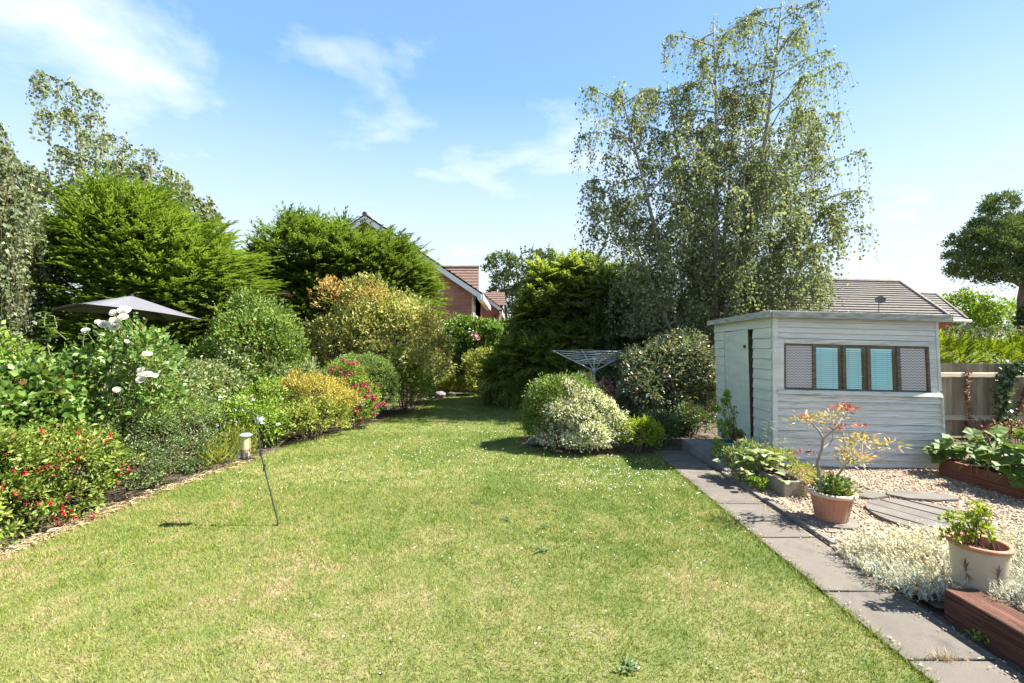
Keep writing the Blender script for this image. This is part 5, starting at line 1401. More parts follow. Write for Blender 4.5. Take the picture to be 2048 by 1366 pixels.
shrub('cotoneaster', 'dark small-leaved spreading shrub between fuchsia and bird feeder', (-4.05, 5.05, 0),
      [(-4.1, 5.1, .40, .42, .5, .42), (-3.95, 4.75, .28, .34, .4, .30), (-4.1, 5.6, .42, .38, .5, .44), (-4.3, 4.6, .45, .35, .4, .40), (-3.9, 5.35, .22, .24, .3, .24), (-3.85, 4.75, .12, .16, .3, .13), (-3.78, 5.3, .12, .16, .3, .13)], 'cotoneaster', 800, .085, 24, .026, .013, n_stem=20, shell=(.65, 1), flat=.7)
shrub('juniper', 'feathery low green conifer tips above the dark spreading shrub', (-4.2, 5.2, 0.3), [(-4.15, 5.0, .76, .45, .4, .12), (-4.1, 5.5, .74, .4, .4, .12)], 'privet', 140, .09, 24, .05, .008, n_stem=12, stem=.006)
t, P, O, c = shrub('rose_bush', 'tall white rose bush with open blooms in front of the parasol', (-4.45, 4.95, 0),
                   [(-4.38, 5.0, 1.2, .50, .45, .36), (-4.05, 5.0, 1.28, .36, .36, .34), (-4.72, 4.9, 1.1, .34, .34, .32), (-4.22, 5.0, 1.52, .28, .26, .22), (-4.3, 4.9, .9, .5, .42, .3)], 'rose_leaf', 270, .11, 14, .06, .036, n_stem=40, stem_mat='green_stem', stem=.01, shell=(.55, 1.0))
def rose_mesh():
    V, F = [], []
    for ring, (k, r, h, tilt) in enumerate([(3, .25, .55, .15), (5, .5, .48, .55), (7, .85, .30, 1.0), (8, 1.0, .12, 1.35)]):
        for i in range(k):
            a = 2 * PI * i / k + ring * .5
            ca, sa = math.cos(a), math.sin(a); ta = (-sa, ca)
            w = r * 0.75
            b = len(V)
            for (f, ww, zz) in ((.15, .5, -.15), (.75, 1.0, h * .7), (1.0, .72, h + .06)):
                for s in (-1, 1):
                    rad = r * f * (0.55 + 0.45 * tilt / 1.35)
                    V.append((rad * ca + s * w * ww * .5 * ta[0], rad * sa + s * w * ww * .5 * ta[1], zz))
            F += [(b, b + 1, b + 3, b + 2), (b + 2, b + 3, b + 5, b + 4)]
    return mesh_data('flower', np.array(V) * .5, F)
rm = rose_mesh()
roses = [(-4.08, 4.75, 1.887, .095), (-4.0, 4.78, 1.918, .11), (-3.96, 4.72, 1.845, .09), (-4.03, 4.7, 1.80, .10), (-4.19, 4.75, 1.772, .10), (-4.06, 4.72, 1.746, .085), (-4.37, 4.75, 1.71, .08), (-4.25, 4.75, 1.80, .06), (-4.14, 4.8, 1.83, .06),
         (-3.74, 4.75, 1.47, .085), (-3.80, 4.75, 1.30, .09), (-3.71, 4.72, 1.26, .10), (-3.765, 4.70, 1.21, .09), (-3.66, 4.75, 1.25, .06), (-3.84, 4.8, 1.26, .07), (-4.01, 4.7, 1.11, .075), (-4.3, 4.72, 1.42, .055), (-3.95, 4.75, 1.60, .05), (-4.5, 4.72, 1.36, .05)]
stm = MB()
for (x, y, z, s) in roses:
    y -= .08
    d = Vector((random.uniform(-.1, .8), random.uniform(-1.2, -.3), random.uniform(.3, 1.0))).normalized()
    e = d.to_track_quat('Z', 'Y').to_euler()
    place(rm, 'flower', M['rose_petal'], t, (x, y, z), e, (s * random.uniform(.85, 1.1), s * random.uniform(.85, 1.1), s * random.uniform(1.2, 1.7)))
    stm.tube([(x - .01, y + .14, z - .16), (x, y + .06, z - .08), (x, y, z)], [.005, .004, .003], 5)
stm.build('stem', M['green_stem'], t)
# long new shoots
mb = MB(); Vs, Fs, b = [], [], 0
for pts in ([(-4.9, 4.9, 1.2), (-5.0, 4.9, 1.55), (-4.98, 4.9, 1.72), (-5.08, 4.9, 1.9)], [(-4.98, 4.9, 1.6), (-4.9, 4.9, 1.75), (-4.93, 4.9, 1.88)], [(-4.8, 4.9, 1.3), (-4.72, 4.9, 1.55), (-4.9, 4.85, 1.75)], [(-4.6, 4.9, 1.3), (-4.62, 4.9, 1.6), (-4.58, 4.9, 1.8)], [(-5.0, 4.9, 1.7), (-5.06, 4.92, 1.8), (-5.04, 4.92, 1.92)]):
    mb.tube(pts, [.006 - .001 * i for i in range(len(pts))], 5)
    q = np.array(pts); n = 16; k = rng.random(n) * (len(q) - 1); i = k.astype(int); f = (k - i)[:, None]; i2 = np.minimum(i + 1, len(q) - 1)
    P_ = q[i] * (1 - f) + q[i2] * f; a = rng.random(n) * 2 * PI
    V, F = leaves(P_, np.c_[np.cos(a), np.sin(a), .3 * np.ones(n)], np.tile([0, 0, 1.], (n, 1)), .065, .036); Vs.append(V); Fs.append(F + b); b += len(V)
mb.build('stem', M['green_stem'], t); np_obj('foliage', np.concatenate(Vs), np.concatenate(Fs), M['rose_leaf'], t)

shrub('grass_clump', 'loose bright green grassy clump below the bird feeder', (-3.75, 5.95, 0), [(-3.75, 5.9, .12, .22, .3, .2), (-3.72, 6.2, .14, .2, .3, .22)], 'spirea_low', 130, .08, 16, .11, .006, n_stem=0, cat='plant', up=1.2)
t, P, O, c = shrub('border_plant', 'loose leafy border plant with lilac flowers beyond the feeder', (-3.7, 6.9, 0), [(-3.75, 6.8, .32, .34, .4, .36), (-3.6, 7.3, .28, .3, .35, .32), (-3.95, 7.2, .5, .35, .4, .4), (-3.85, 6.3, .45, .35, .35, .4)], 'bright', 380, .085, 18, .045, .02, n_stem=18, stem_mat='green_stem')
fr = np.where((O[:, 0] - O[:, 1] > .4))[0]
fd = MB(); fd.add([(0, 0, 0)] + [(.5 * math.cos(k * PI / 3), .5 * math.sin(k * PI / 3), .12) for k in range(6)], [(0, k + 1, (k + 1) % 6 + 1) for k in range(6)])
fdm = mesh_data('flower', fd.v, fd.f)
for p in P[rng.choice(fr, 34, replace=False)]:
    place(fdm, 'flower', M['lilac'], t, p + np.array([.02, -.02, .02]), (random.uniform(.2, 1.2), random.uniform(-.4, .6), random.uniform(0, 3)), random.uniform(.03, .055))
shrub('golden_spirea', 'golden-yellow domed shrub beside the crimson flowers', (-3.35, 7.75, 0), [(-3.4, 7.8, .70, .45, .45, .40), (-3.1, 7.9, .52, .38, .4, .36), (-3.65, 7.7, .6, .35, .4, .38)], 'spirea', 420, .08, 22, .035, .014, n_stem=18)
shrub('border_shrub', 'yellow-green leafy shrub at the foot of the golden dome', (-3.25, 7.35, 0), [(-3.3, 7.45, .36, .36, .35, .36), (-3.05, 7.75, .28, .32, .34, .3), (-3.5, 7.2, .3, .3, .3, .3)], 'spirea_low', 360, .08, 20, .038, .02, n_stem=14)
t, P, O, c = shrub('crimson_shrub', 'shrub covered in crimson flower heads at the lawn edge', (-2.95, 8.35, 0), [(-3.1, 8.5, .72, .42, .4, .42), (-2.85, 8.4, .45, .30, .36, .38), (-2.72, 8.45, .22, .18, .28, .22), (-3.3, 8.7, .95, .32, .3, .28)], 'bright', 330, .08, 20, .04, .016, n_stem=16)
V, F = leaf_cloud(rand_unit(34) * np.array([.5, .5, .6]) * rng.random((34, 1)) ** .4, rand_unit(34), .42, .3)
ch = mesh_data('flower_head', V, F)
fr = np.where((O[:, 0] - O[:, 1] + .3 * O[:, 2] > .5))[0]
for p in P[rng.choice(fr, 85, replace=False)]:
    place(ch, 'flower_head', M['crimson'], t, p + np.array([.03, -.03, .03]), (random.uniform(0, 6), random.uniform(0, 6), 0), random.uniform(.045, .08))
shrub('clipped_shrub', 'smoothly clipped dome bush behind the crimson flowers', (-2.95, 9.35, 0), [(-2.95, 9.35, .62, .62, .58, .70), (-3.25, 9.2, .72, .45, .5, .60)], 'clipped', 1700, .06, 18, .024, .014, shell=(.94, 1.0), n_stem=10, rnd=.9, lump=0)
shrub('border_shrub', 'upright fresh-green shrub past the clipped dome', (-2.35, 10.2, 0), [(-2.4, 10.2, .62, .42, .4, .66), (-2.15, 10.4, .45, .36, .4, .50), (-2.55, 10.0, .9, .3, .3, .42)], 'bright', 420, .10, 22, .05, .022, n_stem=18, up=.6)
shrub('laurel_shrub', 'rounded dark green glossy shrub left of the variegated one', (-4.75, 8.5, 0), [(-4.75, 8.5, 1.45, .80, .75, .85), (-4.4, 8.4, 1.25, .65, .6, .75), (-5.1, 8.4, 1.2, .65, .6, .7), (-4.7, 8.3, .8, .8, .6, .6)], 'laurel', 900, .15, 20, .075, .034, n_stem=22, stem=.02)
shrub('laurel_shrub', 'pale-sprigged upright shrub in front of the dark rounded one', (-4.05, 8.0, 0), [(-4.1, 8.0, .6, .38, .35, .6), (-3.8, 8.3, .7, .3, .3, .5)], 'greyleaf', 260, .09, 20, .04, .018, n_stem=18)
vs, P, O, c = shrub('variegated_shrub', 'large golden-variegated shrub spilling below the brick gable house', (-3.2, 10.6, 0),
      [(-3.3, 10.8, 1.85, 1.1, .9, 1.0), (-2.5, 10.7, 1.7, .85, .8, .95), (-2.1, 10.6, 1.2, .7, .7, .85), (-3.6, 10.5, 1.2, .9, .7, .9), (-2.8, 10.4, .9, .9, .6, .7), (-2.0, 10.8, 1.75, .3, .4, .35)], 'variegated_gold', 1150, .15, 20, .075, .038, n_stem=34, stem=.02, shell=(.66, 1.02))
P, O, c = blob_points([(-4.1, 10.4, 2.6, .5, .45, .42), (-3.3, 10.4, 2.6, .5, .4, .2)], 90, .12, 14)
V, F = leaf_cloud(P, O, .07, .02, up=.3)
o = np_obj('foliage', V, F, M['orange_leaf'], vs); o['label'] = 'orange-bronze new growth at the top'
# parasol in the neighbouring garden
PA = thing('parasol', 'charcoal square garden parasol standing beyond the rose bush', 'parasol', (-6.5, 7.7, 0))
apex = Vector((-6.43, 7.7, 2.375))
cs = [Vector((-6.25, 6.60, 2.155)), Vector((-5.42, 7.96, 1.985)), Vector((-6.65, 8.80, 2.0)), Vector((-7.50, 7.42, 2.115))]
V, F = [], []
def canopy():
    mb = MB(); n = 8
    for k in range(4):
        a, b = cs[k], cs[(k + 1) % 4]
        g = []
        for i in range(n + 1):
            row = []
            for j in range(n + 1):
                e = a + (b - a) * (j / n)
                p = apex + (e - apex) * (i / n)
                p.z -= 0.05 * math.sin(PI * i / n) * math.sin(PI * j / n) + (0.0) - .05 * math.sin(PI * j / n) * (i / n) * 0.5
                row.append(p)
            g.append(row)
        V = [p for r in g for p in r]; F = []
        for i in range(n):
            for j in range(n):
                q = i * (n + 1) + j; F.append((q, q + n + 1, q + n + 2, q + 1))
        mb.add(V, F)
    return mb
o = canopy().build('canopy', M['canvas'], PA, True)
sol = o.modifiers.new('solid', 'SOLIDIFY'); sol.thickness = 0.006
for k in range(4):
    MB().tube([apex + Vector((0, 0, -.03)), cs[k] + Vector((0, 0, -.015))], .009, 5).build('rib', M['iron'], PA)
MB().tube([(-6.48, 7.7, 0), apex + Vector((0, 0, .03))], .022, 8).build('pole', M['iron'], PA)
MB().box(-6.78, -6.18, 7.4, 8.0, 0, .07).build('base', M['iron'], PA)

# dry litter and stones along the bed edge
def litter():
    pts = []
    L_ = [(-3.8, 2.6), (-3.81, 3.37), (-3.76, 4.0), (-3.75, 4.7), (-3.62, 5.5), (-3.48, 6.2)]
    for a, b in zip(L_[:-1], L_[1:]):
        n = 300; t_ = rng.random(n)[:, None]
        pts.append(np.array(a) * (1 - t_) + np.array(b) * t_ + np.c_[-np.abs(rng.normal(size=n)) * .08 + .03, rng.normal(size=n) * .05])
    P2 = np.concatenate(pts); n = len(P2); a = rng.random(n) * 2 * PI
    D = unit(np.c_[np.cos(a), np.sin(a), .15 * rng.random(n)])
    V, F = leaves(np.c_[P2, .004 + .02 * rng.random(n)], D, np.tile([0, 0, 1.], (n, 1)) + .5 * rand_unit(n), .04 + .08 * rng.random(n), .004 + .01 * rng.random(n))
    tag(np_obj('leaf_litter', V, F, M['straw']), 'dry straw and dead leaves along the left bed edge', 'litter', kind='stuff')
litter()
def rock(label, x, y, z, s, mat='stone'):
    V = rand_unit(60); V = V * (0.8 + .25 * rng.random((60, 1)))
    import bmesh
    bm = bmesh.new()
    for v in V: bm.verts.new(v * np.array(s))
    bmesh.ops.convex_hull(bm, input=bm.verts)
    me = bpy.data.meshes.new('rockery_stone'); bm.to_mesh(me); bm.free(); me.materials.append(M[mat])
    o = bpy.data.objects.new('rockery_stone', me); o.location = (x, y, z); link(o)
    tag(o, label, 'stone')
rock('grey stone at the far left corner of the lawn', -2.05, 12.9, .08, (.18, .14, .13))
rock('smaller grey stone beside the far corner stone', -1.75, 13.3, .06, (.12, .1, .09))
rock('rounded brown stone under the white-flecked shrub edge', .33, 7.05, .04, (.1, .08, .06))
# dead twigs at the near left corner
t = thing('dead_twigs', 'bare dead twigs poking up at the near left bed edge', 'twigs', (-3.9, 3.3, 0))
stems_mesh((-3.92, 3.35, 0), [(-3.95 + random.uniform(-.25, .2), 3.3 + random.uniform(-.2, .3), random.uniform(.1, .28)) for _ in range(14)], .004).build('stem', M['grey_twig'], t)

# ================================================================== FAR END OF THE GARDEN
end = thing('boundary_wall', 'brick garden wall at the far end under the climber', 'wall', (-1.2, 15.1, 0))
MB().box(-6.0, 1.0, 15.1, 15.3, 0, 1.7).build('brickwork', M['brick'], end)
MB().box(-6.03, 1.03, 15.07, 15.33, 1.702, 1.76).build('coping', M['kerb'], end)
t, P, O, c = shrub('climbing_hedge', 'leafy climber over the far garden wall with pink blooms', (-1.2, 14.8, 0), [(-2.0, 14.9, 1.55, .6, .5, .7), (-1.2, 14.8, 1.65, .8, .55, .75), (-.4, 14.9, 1.6, .8, .5, .65), (.3, 14.9, 1.5, .6, .5, .7), (-1.2, 14.95, .8, 1.0, .4, .8)], 'ivy', 620, .16, 22, .10, .07, n_stem=20, cat='climber', stem=.02)
fr = np.where(O[:, 1] < -.6)[0]
for q in [(-1.15, 14.2, 1.75), (-1.05, 14.2, 1.7), (-1.22, 14.2, 1.82), (-1.1, 14.2, 1.8)]:
    place(fdm, 'flower', None, t, q, (1.3, random.uniform(-.5, .5), 0), .14).material_slots[0].link = 'OBJECT'
for o in t.children:
    if o.name.startswith('flower'): o.material_slots[0].material = M['pink']
shrub('border_shrub', 'pale yellow-green shrub at the far corner before the wall', (-.95, 13.6, 0), [(-.9, 13.7, .8, .45, .4, .6), (-1.1, 13.6, .4, .4, .35, .4)], 'spirea_low', 200, .11, 20, .07, .03, n_stem=14)
shrub('grass_clump', 'bright grassy clump at the far end of the lawn', (-1.6, 13.7, 0), [(-1.7, 13.7, .2, .5, .35, .22), (-1.0, 13.9, .2, .4, .3, .22)], 'lime', 150, .1, 14, .16, .012, n_stem=0, cat='plant', up=1.2)
shrub('border_shrub', 'silvery leafed shrub under the climber on the left', (-2.3, 13.6, 0), [(-2.3, 13.5, .6, .45, .5, .6), (-2.5, 12.3, .5, .5, .6, .55)], 'greyleaf', 240, .11, 20, .06, .03, n_stem=14)

# ================================================================== CONIFERS
FT = frond_template(4, 24, 0.055, 0.42, 0.10)
FT2 = frond_template(6, 48, 0.075, 0.46, 0.3)
def conifer(name, label, loc, blobs, mat, n, L, tmpl, up=.5, out=.9, rnd=.25, trunk=None, cat='conifer', layers=((.97, .45), (.82, .3), (.62, .25)), low=-.8, bark='bark', lump=0.07, zmin=.15, wind=(0, 0, 0), group=None, plate=0.0):
    t = thing(name, label, cat, loc, group)
    B = np.array(blobs, float)
    area = (B[:, 3] * B[:, 4] + B[:, 3] * B[:, 5] + B[:, 4] * B[:, 5]); pr = area / area.sum()
    Vs, Fs, b = [], [], 0
    for rad, share in layers:
        m = int(n * share)
        i = rng.choice(len(B), m, p=pr); d = rand_unit(m); d[:, 2] = np.where(d[:, 2] < low, -d[:, 2], d[:, 2])
        lum = 1 + lump * (np.sin(d[:, 0] * 9 + i) * np.sin(d[:, 1] * 8 + 2 * i) + np.sin(d[:, 2] * 15 + 4 * d[:, 0] + 2 * i))
        P = B[i, :3] + d * B[i, 3:] * (rad * lum * (0.94 + .1 * rng.random(m)))[:, None]
        if rad > .9:
            keep = np.ones(m, bool)
            for q in B:
                keep &= (((P - q[:3]) / q[3:]) ** 2).sum(1) > 0.6
            P, d = P[keep], d[keep]; m = len(P)
        k = P[:, 2] > zmin; P, d = P[k], d[k]; m = len(P)
        D = unit(out * d * np.array([1, 1, .3 if plate else 1.0]) + np.array([0, 0, up]) + np.array(wind) + rnd * rand_unit(m))
        A = unit(np.array([0, 0, 1.0 + plate]) + .5 * d + .6 * rand_unit(m))
        V, F = fronds(P - D * (L * .4), D, A, L * (.6 + .7 * rng.random(m)), tmpl)
        Vs.append(V); Fs.append(F + b); b += len(V)
    np_obj('crown', np.concatenate(Vs), np.concatenate(Fs), M[mat], t)
    tk = MB(); top = max(q[2] + q[5] * .5 for q in blobs)
    cx = np.average(B[:, 0], weights=B[:, 5]); cy = np.average(B[:, 1], weights=B[:, 5])
    r = trunk or .14
    tk.tube([(loc[0], loc[1], -.05), (loc[0] * .7 + cx * .3, loc[1] * .7 + cy * .3, top * .4), (cx, cy, top)], [r, r * .7, r * .15], 8)
    for q in blobs:
        for _ in range(4):
            e = rand_unit(1)[0] * np.array(q[3:]) * .8 + np.array(q[:3])
            tk.tube([(loc[0], loc[1], max(.2, e[2] * .55)), tuple((np.array([loc[0], loc[1], e[2] * .8]) + e) / 2), tuple(e)], [r * .3, r * .2, r * .06], 5)
    tk.build('trunk', M[bark], t)
    return t
conifer('leylandii_tree', 'big bright green feathery conifer behind the charcoal parasol', (-7.8, 10.2, 0),
        [(-8.5, 10.2, 3.6, 1.25, 1.2, 1.3), (-7.7, 10.2, 3.35, 1.3, 1.2, 1.15), (-7.0, 10.2, 2.9, 1.25, 1.2, 1.1), (-6.75, 10.1, 2.3, 1.05, 1.1, 1.2), (-9.0, 10.2, 2.6, 1.3, 1.2, 1.6), (-7.8, 10.0, 1.9, 1.7, 1.2, 1.6), (-6.8, 10.0, 1.2, 1.0, 1.0, 1.2), (-10.0, 10.2, 2.7, .95, 1.1, 1.6), (-9.0, 10.2, 4.45, .6, .7, .75), (-8.0, 10.2, 4.1, .7, .7, .6)],
        'leylandii', 13500, .50, FT, up=.16, wind=(.3, -.1, 0), trunk=.2, lump=.15, rnd=.3, plate=1.2)
conifer('leylandii_tree', 'broad bright green conifer hiding most of the brick gable', (-5.2, 13.4, 0),
        [(-6.3, 13.4, 3.9, 1.15, 1.2, 1.2), (-5.3, 13.4, 3.8, 1.2, 1.2, 1.15), (-4.3, 13.4, 3.75, 1.15, 1.1, 1.0), (-3.4, 13.3, 3.4, .95, 1.0, .95), (-7.0, 13.5, 3.0, 1.2, 1.2, 1.4), (-4.9, 13.2, 2.1, 2.2, 1.2, 1.4), (-6.3, 13.4, 4.75, .4, .5, .5), (-5.0, 13.4, 4.65, .25, .4, .5), (-2.75, 13.2, 2.75, .6, .8, .8), (-3.65, 13.4, 4.0, .75, .8, .62), (-2.85, 13.3, 3.45, .6, .8, .5)],
        'leylandii_dark', 12000, .54, FT, up=.16, wind=(.25, -.1, 0), trunk=.2, lump=.15, rnd=.3, plate=1.2)
# cypress group at the far right of the lawn
conifer('cypress_tree', 'mid green drooping cypress at the far lawn edge', (0.6, 12.0, 0), [(0.5, 12.0, .9, .95, 1.0, .95), (0.7, 12.0, 1.9, .65, .8, .95), (.82, 12.0, 2.8, .36, .5, .8), (-.05, 11.7, .6, .7, .8, .6), (.65, 11.4, .8, .75, .7, .8)], 'cypress', 3000, .5, FT2, up=-.2, trunk=.12)
conifer('cypress_tree', 'pointed darker cypress in the middle of the evergreen group', (1.45, 12.2, 0), [(1.4, 12.1, 1.1, 1.0, 1.0, 1.1), (1.5, 12.2, 2.2, .8, .9, 1.1), (1.6, 12.2, 3.1, .4, .5, .75)], 'cypress', 2400, .5, FT2, up=-.2, trunk=.12)
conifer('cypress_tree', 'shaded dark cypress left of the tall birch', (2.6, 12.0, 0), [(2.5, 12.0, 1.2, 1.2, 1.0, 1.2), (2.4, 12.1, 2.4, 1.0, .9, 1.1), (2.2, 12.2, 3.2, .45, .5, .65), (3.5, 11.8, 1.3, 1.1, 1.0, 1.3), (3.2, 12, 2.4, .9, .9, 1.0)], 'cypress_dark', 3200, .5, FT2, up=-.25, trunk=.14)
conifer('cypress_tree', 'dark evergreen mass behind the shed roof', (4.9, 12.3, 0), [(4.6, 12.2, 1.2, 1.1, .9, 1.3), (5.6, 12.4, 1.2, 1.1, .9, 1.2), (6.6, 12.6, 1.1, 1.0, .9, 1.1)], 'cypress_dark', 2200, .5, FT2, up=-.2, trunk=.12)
# golden conifer hedge beyond the right fence
hb = [(5.8 + .7 * i, 8.75 + .04 * i, 1.02, .55, .45, .64 + random.uniform(-.03, .03)) for i in range(9)]
conifer('golden_hedge', 'clipped bright golden conifer hedge above the board fence', (8.2, 8.8, 0), hb, 'gold_hedge', 5200, .23, FT, up=.35, trunk=.06, cat='hedge', layers=((.97, .6), (.8, .4)), wind=(-.1, -.2, 0))
shrub('climbing_rose', 'sparse pink-tipped climber along the top of the golden hedge', (8.8, 8.9, 1.5), [(8.8, 8.9, 1.72, .35, .2, .12), (9.7, 8.9, 1.74, .35, .2, .12), (7.75, 8.9, 1.78, .18, .2, .1)], 'photinia', 60, .08, 12, .06, .035, n_stem=8, cat='climber', stem=.006)

# ================================================================== BIRCHES
def birch(name, label, base, stems, n_prim, n_hang, leaf_n, L, W, seed, spread=1.6, hang=(.5, 1.5), low=1.4, mat='birch_leaf', group=None):
    """stems: list of tip points; limbs arch out from each stem and carry hanging leafy twigs"""
    r_ = random.Random(seed)
    t = thing(name, label, 'tree', base, group)
    trunk, twigs = MB(), MB()
    LP, LD = [], []
    for tip, wide in stems:
        b0 = Vector(base) + Vector((r_.uniform(-.15, .15), r_.uniform(-.1, .1), 0)); tip = Vector(tip)
        H = tip.z
        def axis(s):
            p = b0.lerp(tip, s)
            out = (1 - s) * s * 0.35
            p.x = b0.x + (tip.x - b0.x) * s ** 0.8
            p.y = b0.y + (tip.y - b0.y) * s ** 0.8
            return p + Vector((math.sin(s * 7 + seed) * .05, math.cos(s * 5 + seed) * .05, 0))
        pts = [axis(i / 9) for i in range(10)]
        trunk.tube(pts, [.075 * (1 - i / 9) ** .8 * (H / 9) + .008 for i in range(10)], 7)
        for k in range(16):
            v0 = axis(.86 + .14 * r_.random()); a_ = r_.uniform(0, 6.28); l_ = r_.uniform(.25, .8)
            for i in range(16):
                u = r_.random(); LP.append((v0.x + math.cos(a_) * .28 * u ** .5 + r_.gauss(0, .04), v0.y + math.sin(a_) * .28 * u ** .5 + r_.gauss(0, .04), v0.z + .12 - l_ * u + r_.gauss(0, .03)))
                LD.append((r_.gauss(0, .6), r_.gauss(0, .6), -.7 + r_.gauss(0, .35)))
        for k in range(n_prim):
            s = 0.22 + 0.77 * ((k + r_.random()) / n_prim)
            p0 = axis(min(s, .99))
            az = k * 2.399 + r_.uniform(-.5, .5)
            ln = wide * spread * (0.35 + 0.75 * math.sin(PI * min(1, (1 - s) * 0.85 + .12))) * r_.uniform(.6, 1.1)
            d = Vector((math.cos(az), math.sin(az), 0))
            def limb(u):
                return p0 + d * (ln * (u ** .85)) + Vector((0, 0, ln * (.9 * u - .45 * u * u) * (1.0 if s < .8 else .7)))
            q = [limb(i / 5) for i in range(6)]
            trunk.tube(q, [.013 * (1 - .85 * i / 5) + .003 for i in range(6)], 5)
            for h in range(n_hang):
                u = 0.15 + 0.85 * r_.random() ** .7
                h0 = limb(u)
                hl_ = r_.uniform(*hang) * (0.6 + .6 * (1 - s))
                hl_ = min(hl_, max(.25, h0.z - low))
                az2 = az + r_.gauss(0, 1.0); sd = Vector((math.cos(az2), math.sin(az2), 0)) * r_.uniform(.08, .4)
                def tw(v):
                    return h0 + sd * (v ** .6) + Vector((0, 0, .18 * v * (1 - v) * 2 - hl_ * v ** 1.4))
                w_ = [tw(v_) for v_ in (0, .35, .7, 1)]
                twigs.tube(w_, [.004, .0032, .0025, .0015], 3, False)
                m = max(4, int(leaf_n * hl_))
                for i in range(m):
                    v = (i + r_.random()) / m
                    pp = tw(v)
                    LP.append((pp.x + r_.gauss(0, .045), pp.y + r_.gauss(0, .045), pp.z + r_.gauss(0, .03)))
                    LD.append((r_.gauss(0, .6), r_.gauss(0, .6), -.75 + r_.gauss(0, .35)))
    P = np.array(LP); D = np.array(LD); n = len(P)
    a = rng.random(n) * 2 * PI
    A = np.c_[np.cos(a), np.sin(a), .5 * rng.normal(size=n)]
    sz = .7 + .6 * rng.random(n)
    V, F = leaves(P, D, A, L * sz, W * sz, .1, .15)
    np_obj('crown', V, F, M[mat], t)
    trunk.build('trunk', M['birch_bark'], t, True)
    twigs.build('twig', M['twig'], t)['kind'] = 'stuff'
    return n
nl = birch('birch_tree', 'tall weeping silver birch rising behind the garden shed', (4.6, 10.3, 0),
           [((2.35, 10.0, 7.3), .9), ((3.6, 10.5, 7.6), .8), ((4.45, 10.0, 8.7), 1.0), ((5.3, 10.8, 7.8), .9), ((6.1, 10.2, 9.4), 1.0), ((7.0, 10.4, 7.0), .9), ((5.0, 9.6, 6.0), 1.0), ((2.1, 10.0, 5.2), .8), ((7.0, 10.0, 5.0), .8)], 28, 17, 22, .066, .047, 3, spread=1.26, low=1.7)
nl += birch('birch_tree', 'weeping silver birch towering behind the big bright conifer', (-11.2, 13.2, 0),
           [((-12.6, 13.0, 9.2), .9), ((-11.2, 13.2, 7.6), .9), ((-13.4, 13.2, 6.6), 1.1), ((-10.2, 13.6, 6.6), .7)], 26, 17, 16, .10, .07, 5, spread=1.3, low=1.2)
nl += birch('birch_tree', 'weeping birch curtain at the left edge of the view', (-10.1, 8.2, 0),
           [((-9.7, 8.0, 5.2), .85), ((-10.3, 8.4, 5.8), .9), ((-9.6, 8.6, 4.4), .6), ((-9.9, 8.2, 5.4), .6)], 22, 22, 20, .075, .054, 8, spread=1.15, low=.9, hang=(.7, 1.9))
nl += birch('birch_tree', 'smaller birch top peeping over the bright conifer', (-11.0, 17.5, 0),
           [((-12.6, 17.4, 8.0), .6), ((-13.2, 17.6, 7.6), .6), ((-11.8, 17.6, 7.2), .6)], 16, 20, 14, .13, .10, 12, spread=1.4, low=3)

# ================================================================== HOUSES BEYOND
def tiled(mb, e0, e1, r1, r0, n, lift=.05):
    """overlapping tile courses between an eave edge e0-e1 and a ridge edge r0-r1"""
    e0, e1, r0, r1 = map(Vector, (e0, e1, r0, r1))
    nrm = (e1 - e0).cross(r0 - e0).normalized()
    if nrm.z < 0: nrm = -nrm
    for i in range(n):
        a, b = i / n, (i + 1.12) / n
        b = min(b, 1.0)
        p = [e0.lerp(r0, a) + nrm * lift, e1.lerp(r1, a) + nrm * lift, e1.lerp(r1, b) + nrm * .006, e0.lerp(r0, b) + nrm * .006]
        q = [p[0] - nrm * lift, p[1] - nrm * lift]
        mb.add(p + q, [(0, 1, 2, 3), (4, 5, 1, 0)])
    return mb
# gable house
HX, HY = -7.65, 24.0
ho = thing('brick_house', 'red brick gable house showing above the conifer', 'house', (HX, HY, 0))
ev, ap, hw = 4.35, 8.2, 5.75
mb = MB(); V = [(HX - hw + .25, HY, 0), (HX + hw - .25, HY, 0), (HX + hw - .25, HY, ev + .1), (HX, HY, ap - .15), (HX - hw + .25, HY, ev + .1)]
V2 = [(x, HY + 8, z) for x, _, z in V]
mb.add(V + V2, [(0, 1, 2, 3, 4), (9, 8, 7, 6, 5), (1, 6, 7, 2), (0, 4, 9, 5)])
mb.build('wall', M['brick'], ho)
rf = MB()
for s in (-1, 1):
    tiled(rf, (HX + s * (hw + .35), HY - .35, ev - .25), (HX + s * (hw + .35), HY + 8.2, ev - .25), (HX, HY + 8.2, ap), (HX, HY - .35, ap), 22)
roof = rf.build('roof', M['tile_red'], ho)
MB().tube([(HX, HY - .4, ap + .02), (HX, HY + 8.2, ap + .02)], .13, 8).build('ridge', M['tile_edge'], ho)
for s in (-1, 1):
    a = Vector((HX + s * (hw + .3), HY - .36, ev - .28)); b = Vector((HX, HY - .36, ap - .06))
    mb = MB(); dn = Vector((0, 0, -.30))
    mb.hexa([a + dn, b + dn, b + dn + Vector((0, .05, 0)), a + dn + Vector((0, .05, 0)), a, b, b + Vector((0, .05, 0)), a + Vector((0, .05, 0))])
    mb.build('bargeboard', M['upvc'], ho)
    mb = MB(); x0 = HX + s * (hw + .1)
    mb.box(min(x0, x0 + s * .3), max(x0, x0 + s * .3), HY - .34, HY + 8.1, ev - .55, ev - .28); mb.build('gutter', M['upvc'], ho)
